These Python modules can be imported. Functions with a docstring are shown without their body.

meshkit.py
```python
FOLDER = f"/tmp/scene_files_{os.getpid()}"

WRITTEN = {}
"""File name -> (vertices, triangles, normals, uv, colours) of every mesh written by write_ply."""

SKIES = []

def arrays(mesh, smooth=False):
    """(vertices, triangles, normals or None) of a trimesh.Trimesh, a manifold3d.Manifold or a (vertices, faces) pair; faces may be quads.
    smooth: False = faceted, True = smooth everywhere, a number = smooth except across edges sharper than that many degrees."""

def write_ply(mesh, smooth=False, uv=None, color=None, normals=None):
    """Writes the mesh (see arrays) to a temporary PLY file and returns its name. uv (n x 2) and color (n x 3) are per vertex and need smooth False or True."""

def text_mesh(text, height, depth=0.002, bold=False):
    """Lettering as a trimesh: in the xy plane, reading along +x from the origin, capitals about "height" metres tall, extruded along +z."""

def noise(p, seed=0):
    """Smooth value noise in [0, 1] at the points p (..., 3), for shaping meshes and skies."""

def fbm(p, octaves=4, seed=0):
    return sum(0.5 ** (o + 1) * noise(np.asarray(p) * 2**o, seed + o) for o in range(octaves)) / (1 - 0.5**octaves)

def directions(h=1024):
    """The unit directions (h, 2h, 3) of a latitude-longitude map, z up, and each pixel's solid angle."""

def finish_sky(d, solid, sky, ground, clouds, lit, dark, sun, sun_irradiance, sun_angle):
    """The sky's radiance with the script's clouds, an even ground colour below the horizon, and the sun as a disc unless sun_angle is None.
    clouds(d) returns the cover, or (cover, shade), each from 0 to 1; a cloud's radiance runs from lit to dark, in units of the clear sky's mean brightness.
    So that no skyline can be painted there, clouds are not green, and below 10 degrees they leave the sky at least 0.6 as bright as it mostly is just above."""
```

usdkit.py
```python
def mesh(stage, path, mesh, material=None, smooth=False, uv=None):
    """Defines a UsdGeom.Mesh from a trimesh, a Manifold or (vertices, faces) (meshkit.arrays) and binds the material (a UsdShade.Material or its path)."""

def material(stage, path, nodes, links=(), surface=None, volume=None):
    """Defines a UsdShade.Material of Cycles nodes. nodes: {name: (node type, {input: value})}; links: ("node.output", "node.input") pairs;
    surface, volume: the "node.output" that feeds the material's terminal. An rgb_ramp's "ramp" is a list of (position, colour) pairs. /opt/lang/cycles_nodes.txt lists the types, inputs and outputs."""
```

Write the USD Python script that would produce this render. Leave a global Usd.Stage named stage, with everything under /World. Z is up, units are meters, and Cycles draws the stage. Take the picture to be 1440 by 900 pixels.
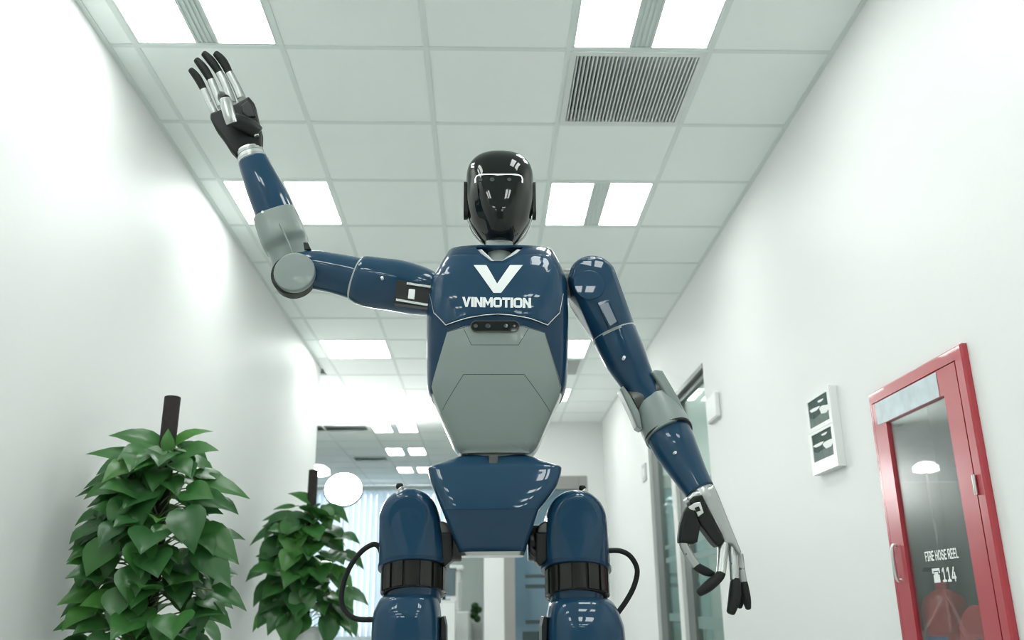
import math, random
import numpy as np, trimesh, usdkit, meshkit, shapely
import manifold3d as m3
from shapely.geometry import Polygon, LineString
from scipy.interpolate import PchipInterpolator
from pxr import Usd, UsdGeom, UsdLux, UsdShade, Gf, Sdf

stage = Usd.Stage.CreateInMemory()
UsdGeom.SetStageUpAxis(stage, UsdGeom.Tokens.z)
UsdGeom.SetStageMetersPerUnit(stage, 1.0)
UsdGeom.Xform.Define(stage, '/World')
UsdGeom.Scope.Define(stage, '/World/Looks')

# ------------------------------------------------------------------ camera, light, exposure
F = 1240.0                                   # focal length in pixels of the 1440 wide frame
YAW, PITCH, ROLL = np.radians([1.98, 18.2, -0.62])
CAM = np.array([0.0, 0.0, 0.5])
EXPOSURE = 0.67
PANEL_EMIT = 9.0                             # ceiling light diffusers
LAMP_EMIT = 85.0                            # round studio lamp at the corridor's end
DAY = 0.9                                   # daylight outside the office window

def frame(yaw, pitch, roll):
    cy, sy, cp, sp, cr, sr = math.cos(yaw), math.sin(yaw), math.cos(pitch), math.sin(pitch), math.cos(roll), math.sin(roll)
    fwd = np.array([sy * cp, cy * cp, sp]); right = np.array([cy, -sy, 0]); up = np.cross(right, fwd)
    return cr * right + sr * up, -sr * right + cr * up, fwd
RT, UP, FW = frame(YAW, PITCH, ROLL)
cam = UsdGeom.Camera.Define(stage, '/World/camera')
cam.CreateHorizontalApertureAttr(36.0); cam.CreateVerticalApertureAttr(22.5)
cam.CreateFocalLengthAttr(36.0 * F / 1440)
cam.CreateClippingRangeAttr(Gf.Vec2f(0.05, 200))
cam.CreateFStopAttr(3.6); cam.CreateFocusDistanceAttr(2.42)
cam.CreateExposureAttr(EXPOSURE)
M = np.eye(4); M[0, :3], M[1, :3], M[2, :3], M[3, :3] = RT, UP, -FW, CAM
cam.AddTransformOp().Set(Gf.Matrix4d(*M.ravel().tolist()))

def ray(px, py): return (px - 720) / F * RT - (py - 450) / F * UP + FW
def at(px, py, Y): d = ray(px, py); return CAM + d * (Y / d[1])
def atx(px, py, X): d = ray(px, py); return CAM + d * (X / d[0])
def mpp(P): return float((np.asarray(P) - CAM) @ FW) / F        # metres per pixel at a point

# daylight outside the office window at the far end
dome = UsdLux.DomeLight.Define(stage, '/World/sky_light')
dome.CreateIntensityAttr(DAY); dome.CreateColorAttr(Gf.Vec3f(0.88, 0.95, 1.0))

# ------------------------------------------------------------------ materials
LK = '/World/Looks/'
def mat(name, color, rough=0.5, metal=0.0, coat=0.0, spec=0.5, bump=None, vary=None, **kw):
    n = {'p': ('principled_bsdf', {'base_color': color, 'roughness': rough, 'metallic': metal, 'coat_weight': coat,
                                   'coat_roughness': 0.025, 'specular_ior_level': spec, **kw})}
    l = []
    if bump or vary:
        n['tc'] = ('texture_coordinate', {})
    if vary:      # (scale, amount): soft noise between two near tones
        s, a = vary
        n['nz'] = ('noise_texture', {'scale': s, 'detail': 3.0})
        n['mx'] = ('mix_color', {'blend_type': 'mix', 'a': [c * (1 - a) for c in color], 'b': [min(1, c * (1 + a)) for c in color]})
        l += [('tc.object', 'nz.vector'), ('nz.fac', 'mx.fac'), ('mx.result', 'p.base_color')]
    if bump:      # (scale, distance)
        s, d = bump
        n['nb'] = ('noise_texture', {'scale': s, 'detail': 4.0})
        n['bp'] = ('bump', {'strength': 0.6, 'distance': d})
        l += [('tc.object', 'nb.vector'), ('nb.fac', 'bp.height'), ('bp.normal', 'p.normal')]
    return usdkit.material(stage, LK + name, n, l, surface='p.BSDF')
def emitter(name, color, s):
    return usdkit.material(stage, LK + name, {'e': ('emission', {'color': color, 'strength': s})}, surface='e.emission')

wall_m = mat('wall_paint', (0.80, 0.81, 0.795), 0.5, spec=0.3, bump=(60, 0.0006))
ceil_m = mat('ceiling_tile_white', (0.83, 0.885, 0.858), 0.95, spec=0.1, bump=(140, 0.0008), vary=(2, 0.02))
tee_m = mat('ceiling_bar', (0.70, 0.765, 0.735), 0.95, spec=0.1)
floor_m = mat('floor_tile', (0.55, 0.555, 0.55), 0.5, vary=(3, 0.08))
trim_m = mat('skirting', (0.45, 0.47, 0.47), 0.5)
diff_m = emitter('light_diffuser', (0.945, 1.0, 0.972), PANEL_EMIT)
lframe_m = mat('light_frame', (0.62, 0.70, 0.68), 0.4)
vent_m = mat('vent_white', (0.66, 0.70, 0.68), 0.5)
dark_m = mat('dark_void', (0.012, 0.014, 0.014), 0.8)
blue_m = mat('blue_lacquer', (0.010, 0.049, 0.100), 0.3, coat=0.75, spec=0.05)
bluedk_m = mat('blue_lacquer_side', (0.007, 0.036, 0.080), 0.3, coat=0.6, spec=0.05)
grey_m = mat('grey_satin_shell', (0.225, 0.27, 0.257), 0.4, coat=0.15, vary=(30, 0.02))
greyblue_m = mat('grey_blue_plate', (0.17, 0.20, 0.235), 0.3, metal=.3)
neck_m = mat('neck_grey', (0.36, 0.41, 0.39), 0.45)
silver_m = mat('silver_metal', (0.72, 0.74, 0.73), 0.28, metal=0.9)
alu_m = mat('brushed_aluminium', (0.50, 0.52, 0.51), 0.28, metal=0.92)
black_m = mat('black_plastic', (0.008, 0.0105, 0.010), 0.4, spec=0.35)
visor_m = mat('black_visor', (0.005, 0.008, 0.007), 0.03, spec=0.42)
rubber_m = mat('black_rubber', (0.008, 0.0105, 0.010), 0.55, spec=0.3, bump=(300, 0.0003))
gun_m = mat('gunmetal', (0.10, 0.105, 0.10), 0.35, metal=0.7)
rib_m = mat('dark_rib', (0.011, 0.011, 0.010), 0.22, spec=0.5)
line_m = mat('panel_gap', (0.05, 0.065, 0.065), 0.6)
white_m = mat('white_print', (0.85, 0.87, 0.87), 0.5)
lens_m = mat('camera_lens', (0.035, 0.045, 0.05), 0.08, coat=1.0)
glow_m = emitter('face_light', (0.95, 1.0, 1.0), 1.1)
red_m = mat('red_paint', (0.44, 0.032, 0.05), 0.28, coat=0.6)
redin_m = mat('red_extinguisher', (0.62, 0.02, 0.03), 0.25, coat=0.6)
cabin_m = mat('cabinet_lining', (0.22, 0.24, 0.24), 0.5, vary=(6, 0.15))
bluelab_m = mat('blue_label', (0.02, 0.07, 0.30), 0.4)
sign_m = mat('sign_plate', (0.50, 0.58, 0.62), 0.3, vary=(18, 0.25))
plast_m = mat('white_plastic', (0.80, 0.82, 0.81), 0.35)
greysw_m = mat('grey_plastic', (0.50, 0.52, 0.51), 0.45)
metalfr_m = mat('door_frame_metal', (0.16, 0.175, 0.17), 0.35, metal=0.5)
brownfr_m = mat('door_frame_grey', (0.30, 0.295, 0.28), 0.5)
pole_m = mat('moss_pole', (0.028, 0.022, 0.021), 0.9, bump=(120, 0.004), vary=(40, 0.3))
stem_m = mat('plant_stem', (0.16, 0.24, 0.09), 0.6)
pot_m = mat('white_pot', (0.74, 0.76, 0.75), 0.3)
soil_m = mat('soil', (0.03, 0.022, 0.016), 0.95, bump=(60, 0.01))
lamp_m = emitter('lamp_face', (1.0, 0.99, 0.97), LAMP_EMIT)
lamp2_m = emitter('small_lamp_face', (1.0, 0.99, 0.97), 6.0)
off_m = mat('office_wall', (0.60, 0.64, 0.60), 0.6)
cubic_m = mat('office_grey_screen', (0.10, 0.14, 0.16), 0.4)
band_m = mat('glass_band', (0.035, 0.06, 0.065), 0.3)
gband_m = mat('frosted_band', (0.16, 0.26, 0.23), 0.4)

def glass(name, tint, f0=0.07, haze=0.0):
    """thin pane: lets light straight through, mirrors more at grazing angles from either side, a little dust haze"""
    return usdkit.material(stage, LK + name, {
        't': ('transparent_bsdf', {'color': tint}), 'g': ('glossy_bsdf', {'color': (0.95, 0.98, 0.97), 'roughness': 0.0}),
        'h': ('glossy_bsdf', {'color': (0.95, 0.98, 0.97), 'roughness': 0.24}), 'gh': ('mix_closure', {'fac': haze}),
        'w': ('layer_weight', {'blend': 0.5}), 'q': ('math', {'math_type': 'power', 'value2': 4.0}),
        'f': ('math', {'math_type': 'multiply_add', 'value2': 1 - f0, 'value3': f0, 'use_clamp': True}), 'm': ('mix_closure', {})},
        [('w.facing', 'q.value1'), ('q.value', 'f.value1'), ('f.value', 'm.fac'), ('g.BSDF', 'gh.closure1'), ('h.BSDF', 'gh.closure2'), ('t.BSDF', 'm.closure1'), ('gh.closure', 'm.closure2')], surface='m.closure')
glass_m = glass('clear_glass', (0.90, 0.93, 0.92), 0.11, 0.30)
green_m = glass('green_glass', (0.72, 0.86, 0.81), 0.08, 0.15)
teal_m = glass('blue_glass', (0.72, 0.82, 0.86), 0.07)

blind_m = usdkit.material(stage, LK + 'blind_fabric', {
    'd': ('diffuse_bsdf', {'color': (0.80, 0.85, 0.88)}), 't': ('translucent_bsdf', {'color': (0.82, 0.88, 0.92)}),
    'm': ('mix_closure', {'fac': 0.5})}, [('d.BSDF', 'm.closure1'), ('t.BSDF', 'm.closure2')], surface='m.closure')

def leaf_mat(name, dark, light):
    return usdkit.material(stage, LK + name, {
        'tc': ('texture_coordinate', {}), 'nz': ('noise_texture', {'scale': 14.0, 'detail': 3.0}),
        'mx': ('mix_color', {'a': dark, 'b': light}),
        'p': ('principled_bsdf', {'roughness': 0.32, 'specular_ior_level': 0.5}),
        'tr': ('translucent_bsdf', {'color': [c * 1.3 for c in light]}), 'm': ('mix_closure', {'fac': 0.22})},
        [('tc.object', 'nz.vector'), ('nz.fac', 'mx.fac'), ('mx.result', 'p.base_color'), ('p.BSDF', 'm.closure1'), ('tr.BSDF', 'm.closure2')], surface='m.closure')
leaf_ms = [leaf_mat('leaf_deep', (0.019, 0.083, 0.025), (0.041, 0.142, 0.038)), leaf_mat('leaf_mid', (0.027, 0.108, 0.027), (0.058, 0.19, 0.044)),
           leaf_mat('leaf_bright', (0.045, 0.16, 0.03), (0.085, 0.25, 0.05))]

# glossy little print in the two wall frames: dark green blotches with white
print_m = mat('dark_print', (0.06, 0.10, 0.09), 0.6, spec=.1, vary=(40, 0.5))
print2_m = mat('grey_print', (0.17, 0.215, 0.205), 0.6, spec=.1, vary=(50, 0.3))

# ------------------------------------------------------------------ scene-tree helpers
used = {}
def numbered(parent, name):
    k = (parent, name); n = used.get(k, 0); used[k] = n + 1
    return f'{parent}/{name}' + (f'_{n:03d}' if n else '')
ORG = {}
def thing(name, label, cat, loc=(0, 0, 0), group=None, kind=None):
    path = numbered('/World', name)
    x = UsdGeom.Xform.Define(stage, path); x.AddTranslateOp().Set(Gf.Vec3d(*map(float, loc)))
    ORG[path] = np.asarray(loc, float); tag(x.GetPrim(), label, cat, group, kind)
    return path
def tag(prim, label=None, cat=None, group=None, kind=None):
    if isinstance(prim, str): prim = stage.GetPrimAtPath(prim)
    for k, v in (('label', label), ('category', cat), ('group', group), ('kind', kind)):
        if v: prim.SetCustomDataByKey(k, v)
def obj(name, mesh, m, parent=None, smooth=False, label=None, kind=None):
    """one Mesh prim, given in world coordinates, stored in its thing's own frame"""
    path = numbered(parent or '/World', name)
    v, f, _ = meshkit.arrays(mesh)
    org = np.zeros(3)
    if parent: org = ORG['/'.join(parent.split('/')[:3])]
    else: org = np.array([(v[:, 0].min() + v[:, 0].max()) / 2, (v[:, 1].min() + v[:, 1].max()) / 2, v[:, 2].min()]); ORG[path] = org
    x = usdkit.mesh(stage, path, trimesh.Trimesh(v - org, f, process=False), m, smooth=smooth)
    if not parent: x.AddTranslateOp().Set(Gf.Vec3d(*map(float, org)))
    tag(x.GetPrim(), label=label, kind=kind)
    return path
def struct(name, mesh, m, smooth=False, label=None, cat=None):
    p = obj(name, mesh, m, None, smooth); tag(p, label, cat, kind='structure'); return p
def copy_thing(src, loc, label, group=None, name=None):
    path = numbered('/World', name or src.split('/')[-1].rstrip('0123456789').rstrip('_'))
    x = UsdGeom.Xform.Define(stage, path)
    s = stage.GetPrimAtPath(src)
    x.GetPrim().GetReferences().AddInternalReference(s.GetPath()); x.GetPrim().SetInstanceable(True)
    ops = UsdGeom.Xformable(x.GetPrim()).GetOrderedXformOps()
    (ops[0] if ops else x.AddTranslateOp()).Set(Gf.Vec3d(*map(float, loc)))
    tag(x.GetPrim(), label, s.GetCustomDataByKey('category'), group or s.GetCustomDataByKey('group'))
    return path

# ------------------------------------------------------------------ mesh helpers
cat = trimesh.util.concatenate
def cs_(p): return m3.CrossSection([np.asarray(p, float)], m3.FillRule.EvenOdd)
def tm(man):
    m = man.to_mesh(); return trimesh.Trimesh(m.vert_properties[:, :3].astype(float), m.tri_verts, process=False)
def hull(pts): return tm(m3.Manifold.hull_points(np.asarray(pts, float)))
def cbox(x0, x1, y0, y1, z0, z1, ch=0.002):
    """box with chamfered edges"""
    if ch <= 0: return trimesh.creation.box(bounds=[[x0, y0, z0], [x1, y1, z1]])
    ch = min(ch, 0.45 * min(x1 - x0, y1 - y0, z1 - z0)); P = []
    for x, sx in ((x0, 1), (x1, -1)):
        for y, sy in ((y0, 1), (y1, -1)):
            for z, sz in ((z0, 1), (z1, -1)):
                P += [(x, y + sy * ch, z + sz * ch), (x + sx * ch, y, z + sz * ch), (x + sx * ch, y + sy * ch, z)]
    return hull(P)
def loft(C, U, V, n=2.0, N=48):
    C, U, V = np.asarray(C, float), np.asarray(U, float), np.asarray(V, float); K = len(C)
    n = np.broadcast_to(np.asarray(n, float), (K,))
    a = np.linspace(0, 2 * np.pi, N, endpoint=False)
    ca, sa = np.cos(a), np.sin(a); v = []
    for k in range(K):
        e = 2.0 / n[k]
        v.append(C[k] + np.outer(np.sign(ca) * np.abs(ca) ** e, U[k]) + np.outer(np.sign(sa) * np.abs(sa) ** e, V[k]))
    v = np.vstack(v + [C[:1], C[-1:]]); f = []
    i = np.arange(N); j = (i + 1) % N
    for k in range(K - 1):
        A, B = k * N + i, k * N + j; D_, E_ = A + N, B + N
        f += [np.stack([A, B, E_], 1), np.stack([A, E_, D_], 1)]
    f += [np.stack([np.full(N, K * N), j, i], 1), np.stack([np.full(N, K * N + 1), (K - 1) * N + i, (K - 1) * N + j], 1)]
    m = trimesh.Trimesh(v, np.vstack(f), process=False)
    if m.volume < 0: m.invert()
    return m
def cyl(p0, p1, r, b=0.0, r1=None, N=40):
    p0, p1 = np.asarray(p0, float), np.asarray(p1, float); t = p1 - p0; L = np.linalg.norm(t); t /= L
    r1 = r if r1 is None else r1
    s = np.cross(t, [0.3, 0.2, 1.0] if abs(t[2]) < 0.9 else [1, 0.2, 0]); s /= np.linalg.norm(s); q = np.cross(t, s)
    if b > 0: prof = [(0, r - b), (b * 0.3, r - 0.3 * b), (b, r), (L - b, r1), (L - 0.3 * b, r1 - 0.3 * b), (L, r1 - b)]
    else: prof = [(0, r), (L, r1)]
    return loft([p0 + t * d for d, _ in prof], [s * x for _, x in prof], [q * x for _, x in prof], 2, N)
def tube(P, r, N=12, k=8):
    P = np.asarray(P, float); u = np.arange(len(P)); 
    if k > 1: P = PchipInterpolator(u, P)(np.linspace(0, len(P) - 1, (len(P) - 1) * k + 1)) if len(P) < 3 else catmull(P, k)
    T = np.gradient(P, axis=0); T /= np.linalg.norm(T, axis=1)[:, None]
    s = np.cross(T[0], [0.31, 0.2, 0.93]); s /= np.linalg.norm(s); U, V = [], []
    for t in T:
        s = s - t * (s @ t); s /= np.linalg.norm(s); U.append(s * r); V.append(np.cross(t, s) * r)
    return loft(P, U, V, 2, N)
def catmull(P, k):
    P = np.asarray(P, float); Q = np.vstack([2 * P[0] - P[1], P, 2 * P[-1] - P[-2]]); out = []
    for i in range(1, len(Q) - 2):
        for t in np.linspace(0, 1, k, endpoint=False):
            out.append(0.5 * (2 * Q[i] + (Q[i + 1] - Q[i - 1]) * t + (2 * Q[i - 1] - 5 * Q[i] + 4 * Q[i + 1] - Q[i + 2]) * t * t + (3 * Q[i] - Q[i - 1] - 3 * Q[i + 1] + Q[i + 2]) * t ** 3))
    return np.array(out + [P[-1]])

def to_cs(g):
    out = []
    for q in getattr(g, 'geoms', [g]):
        out.append(np.array(q.exterior.coords[:-1])); out += [np.array(h.coords[:-1]) for h in q.interiors]
    return m3.CrossSection(out, m3.FillRule.EvenOdd)

# ------------------------------------------------------------------ the room
CEIL, XL, XR = 2.74, -1.564, 1.494
GX0, GY0, G = -1.4385, 3.165, 0.6            # ceiling grid
YE = 10.9                                    # end wall of the corridor
LEND = 8.28                                  # left wall stops here, the office opens
OX, OY = -6.3, 16.7                          # office extents
BACK = -9.0

struct('floor', cbox(OX - .2, 6.0, BACK - .2, OY + .2, -0.12, 0, 0), floor_m, label='pale grey polished floor of the corridor', cat='floor')
struct('wall_left', cbox(XL - 0.14, XL, BACK, LEND, 0, CEIL + .05, 0.004), wall_m, label='long white wall on the left behind the two plants', cat='wall')
# right wall with the glass door opening and the recess of the hose cabinet
CX = 1.472                                                           # front plane of the hose cabinet
KC = CX / 1.45
def yk(y): return y * KC
def zk(z): return .5 + (z - .5) * KC
cy0, cy1, cz0, cz1 = yk(2.528), yk(3.205), 0.14, zk(1.258)
def mbox(x0, x1, y0, y1, z0, z1): return m3.Manifold.cube([x1 - x0, y1 - y0, z1 - z0]).translate([x0, y0, z0])
wr = mbox(XR, XR + 0.26, BACK, YE + .1, 0, CEIL + .05) - mbox(XR - .1, XR + .5, 5.76, 7.92, -.1, 2.09) - mbox(XR - .1, XR + 0.2, cy0 + .03, cy1 - .03, cz0 + .03, cz1 - .03)
struct('wall_right', tm(wr), wall_m, label='long white wall on the right carrying the red hose cabinet', cat='wall')
we = mbox(0.01, XR, YE, YE + .14, 0, CEIL + .05) - mbox(0.25, 1.28, YE - .1, YE + .3, -.1, 2.06)
struct('wall_end', tm(we), wall_m, label='white wall closing the corridor behind the robot', cat='wall')
struct('wall_behind', cbox(XL - .14, XR + .2, BACK - .14, BACK, 0, CEIL + .05, 0), wall_m)
struct('wall_office', cat([cbox(OX - .1, -3.2, OY, OY + .12, 0, CEIL, 0), cbox(-0.62, .2, OY, OY + .12, 0, CEIL, 0), cbox(-3.2, -0.62, OY, OY + .12, 2.66, CEIL, 0)]), off_m)
struct('wall_office_side', cbox(OX - .12, OX, LEND - .14, OY, 0, CEIL, 0), off_m)
struct('wall_office_return', cbox(OX, XL - .14, LEND - .14, LEND, 0, CEIL, 0), wall_m)
struct('wall_office_right', cbox(0.01, 0.13, YE + .14, OY, 0, CEIL, 0), off_m)
# small rooms behind the two glass doors
struct('wall_side_room', cat([cbox(XR + 1.6, XR + 1.7, 5.2, 8.5, 0, 2.5, 0), cbox(XR + .26, XR + 1.7, 5.2, 5.3, 0, 2.5, 0), cbox(XR + .26, XR + 1.7, 8.4, 8.5, 0, 2.5, 0), cbox(XR + .26, XR + 1.7, 5.2, 8.5, 2.5, 2.6, 0)]), wall_m)
struct('wall_end_room', cat([cbox(0.13, 3.2, 14.4, 14.5, 0, 2.7, 0), cbox(1.9, 2.0, YE + .14, 14.5, 0, 2.7, 0), cbox(0.13, 2.0, YE + .14, 14.5, 2.65, 2.75, 0)]), mat('end_room_wall', (0.34, 0.44, 0.50), 0.6))
struct('baseboard_left', cbox(XL, XL + .012, BACK, LEND, 0, 0.1, 0.003), trim_m)
struct('baseboard_right', cbox(XR - .012, XR, BACK, 5.76, 0, 0.1, 0.003), trim_m)

# ceiling: every tile its own piece between the bars of the grid
ceiling = thing('ceiling', 'white tiled suspended ceiling running the length of the corridor', 'ceiling', (0, 0, CEIL), kind='structure')
xs = [XL, *[GX0 + G * i for i in range(5)], XR]
LIGHTS = {(c, r) for c in (0, 3) for r in (-15, -12, -9, -6, -3, -1, 2, 7, 10)} | {(0, 13), (0, 16), (0, 19)}
VENTS = {(3, 0), (3, 8)}
SLOTS = {(-2, 13): None, (-1, 13): None, (-1, 17): None}
def tile(x0, x1, y0, y1): return cbox(x0 + .009, x1 - .009, y0 + .009, y1 - .009, CEIL + .001, CEIL + .016, 0.003)
random.seed(3)
for r in range(-2, 23):
    y0 = GY0 + G * r
    if y0 > OY - .1: break
    for c in range(-9, 5):
        if c >= -1:
            x0, x1 = xs[c + 1], xs[c + 2]
            if c == -1 and r >= 9: x0 = GX0 - G
        else:
            x0, x1 = GX0 + G * c, GX0 + G * (c + 1)
            if r < 8: continue
        if r > 12 and x0 > 0: continue
        if x0 > 0 and y0 + G > YE and r == 12: pass
        if (c, r) in LIGHTS or (c, r) in VENTS or (c, r) in SLOTS: continue
        if c < -1 and (x0 < OX): continue
        obj('ceiling_tile', tile(x0, x1, y0, min(y0 + G, OY)), ceil_m, ceiling)
for i in range(5): obj('grid_bar', cbox(xs[i + 1] - .012, xs[i + 1] + .012, GY0 - 1.3, OY if i < 3 else YE, CEIL - .002, CEIL + .008, .001), tee_m, ceiling)
for i in range(1, 9): obj('grid_bar', cbox(GX0 - G * i - .012, GX0 - G * i + .012, LEND, OY, CEIL - .002, CEIL + .008, .001), tee_m, ceiling)
for r in range(-2, 23):
    y = GY0 + G * r
    if y > OY: break
    obj('grid_bar', cbox(XL if y < LEND else OX, XR if y < YE else .01, y - .012, y + .012, CEIL - .0025, CEIL + .0075, .001), tee_m, ceiling)
obj('edge_trim', cbox(XL, XL + .022, GY0 - 1.3, LEND, CEIL - .004, CEIL + .004, 0), tee_m, ceiling)
obj('edge_trim', cbox(XR - .022, XR, GY0 - 1.3, YE, CEIL - .004, CEIL + .004, 0), tee_m, ceiling)
obj('ceiling_backing', cbox(OX, 3.3, BACK, OY, CEIL + .09, CEIL + .12, 0), ceil_m, ceiling)
rear = mbox(XL, XR, BACK, GY0 - 1.2, CEIL + .002, CEIL + .02)
for (c, r) in LIGHTS:
    if r < -2: rear = rear - mbox(xs[c + 1], xs[c + 2], GY0 + G * r, GY0 + G * (r + 1), CEIL - 1, CEIL + 1)
obj('rear_ceiling_panel', tm(rear), ceil_m, ceiling)

# recessed ceiling lights: two glowing panels beside a ribbed middle strip
def make_light(c, r, label):
    x0, y0 = xs[c + 1], GY0 + G * r; z = CEIL
    t = thing('ceiling_light', label, 'ceiling light', (x0 + .3, y0 + .3, z), 'recessed twin panel ceiling lights')
    fr = mbox(x0 + .012, x0 + .588, y0 + .012, y0 + .588, z - .001, z + .03)
    for a in (0.022, 0.348): fr = fr - mbox(x0 + a, x0 + a + .230, y0 + .022, y0 + .578, z - 1, z + 1)
    fr = fr - mbox(x0 + .262, x0 + .338, y0 + .022, y0 + .578, z - .01, z + .004)
    obj('frame', tm(fr), lframe_m, t)
    for a in (0.022, 0.348): obj('diffuser', cbox(x0 + a, x0 + a + .230, y0 + .022, y0 + .578, z + .004, z + .012, 0.001), diff_m, t)
    for k in range(3): obj('rib', cbox(x0 + .276 + k * .020, x0 + .284 + k * .020, y0 + .024, y0 + .576, z - .001, z + .005, .001), lframe_m, t)
    return t
light0 = None
names = {-1: 'nearest row overhead', 2: 'second row', 4: 'third row', 7: 'fourth row', 10: 'fifth row', 13: 'sixth row, over the office area', 16: 'seventh row, over the office area', 19: 'last row, near the office window'}
for (c, r) in sorted(LIGHTS, key=lambda q: (abs(q[1] + 1), q[0])):
    side = 'left' if c == 0 else 'right'
    if r >= -1:
        lab = {(0, -1): 'bright twin panel ceiling light above the raised robot hand', (3, -1): 'bright twin panel ceiling light next to the black striped vent',
               (0, 2): 'twin panel ceiling light behind the raised blue forearm', (3, 2): 'twin panel ceiling light right of the black robot head',
               (0, 4): 'twin panel ceiling light hidden behind the raised upper arm', (3, 4): 'twin panel ceiling light hidden behind the right shoulder',
               (0, 7): 'twin panel ceiling light in the overexposed patch under the raised arm', (3, 7): 'twin panel ceiling light just right of the robot chest',
               (0, 10): 'twin panel ceiling light left of the abdomen, last before the dim office ceiling', (3, 10): 'small far twin panel ceiling light right of the robot abdomen',
               (0, 13): 'nearest twin panel ceiling light on the dim office ceiling', (0, 16): 'middle twin panel ceiling light on the dim office ceiling',
               (0, 19): 'farthest twin panel ceiling light above the office blinds'}[(c, r)]
    else: lab = f'twin panel ceiling light behind the camera on the {side}, {dict(zip((-3, -6, -9, -12, -15), ("first", "second", "third", "fourth", "fifth")))[r]} row back'
    if light0 is None: light0 = make_light(c, r, lab)
    else: copy_thing(light0, (xs[c + 1] + .3, GY0 + G * r + .3, CEIL), lab)

def make_vent(c, r, label):
    x0, x1, y0 = xs[c + 1], xs[c + 2], GY0 + G * r; z = CEIL
    t = thing('ceiling_vent', label, 'air vent', (x0 + .3, y0 + .3, z), 'square ceiling vents')
    fr = mbox(x0 + .008, x1 - .008, y0 + .008, y0 + .592, z - .006, z + .012) - mbox(x0 + .035, x1 - .035, y0 + .035, y0 + .565, z - 1, z + 1)
    obj('frame', tm(fr), vent_m, t)
    obj('duct_back', cbox(x0 + .02, x1 - .02, y0 + .02, y0 + .58, z + .07, z + .08, 0), dark_m, t)
    n = 31
    for k in range(n):
        x = x0 + .035 + (k + .5) * (.53 / n)
        obj('blade', cbox(x - .0034, x + .0034, y0 + .03, y0 + .57, z - .003, z + .03, .001), vent_m, t)
    return t
v0 = make_vent(3, 0, 'large white framed ceiling vent with dark striped blades above the robot head')
copy_thing(v0, (xs[4] + .3, GY0 + G * 8 + .3, CEIL), 'small far ceiling vent beside the robot chest on the right')
# long slot vents in the office ceiling
def slot_vent(x0, x1, y0, label):
    t = thing('slot_vent', label, 'air vent', ((x0 + x1) / 2, y0 + .3, CEIL))
    obj('frame', tm(mbox(x0 + .01, x1 - .01, y0 + .01, y0 + .59, CEIL - .003, CEIL + .012) - mbox(x0 + .05, x1 - .05, y0 + .12, y0 + .5, CEIL - 1, CEIL + 1)), tee_m, t)
    obj('slot', cbox(x0 + .04, x1 - .04, y0 + .1, y0 + .52, CEIL + .03, CEIL + .04, 0), gun_m, t)
slot_vent(GX0 - 2 * G, GX0, GY0 + G * 13, 'long dark slot vent in the office ceiling near the left wall end')
slot_vent(GX0 - G, GX0, GY0 + G * 17, 'shorter dark slot vent farther back in the office ceiling')

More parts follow.
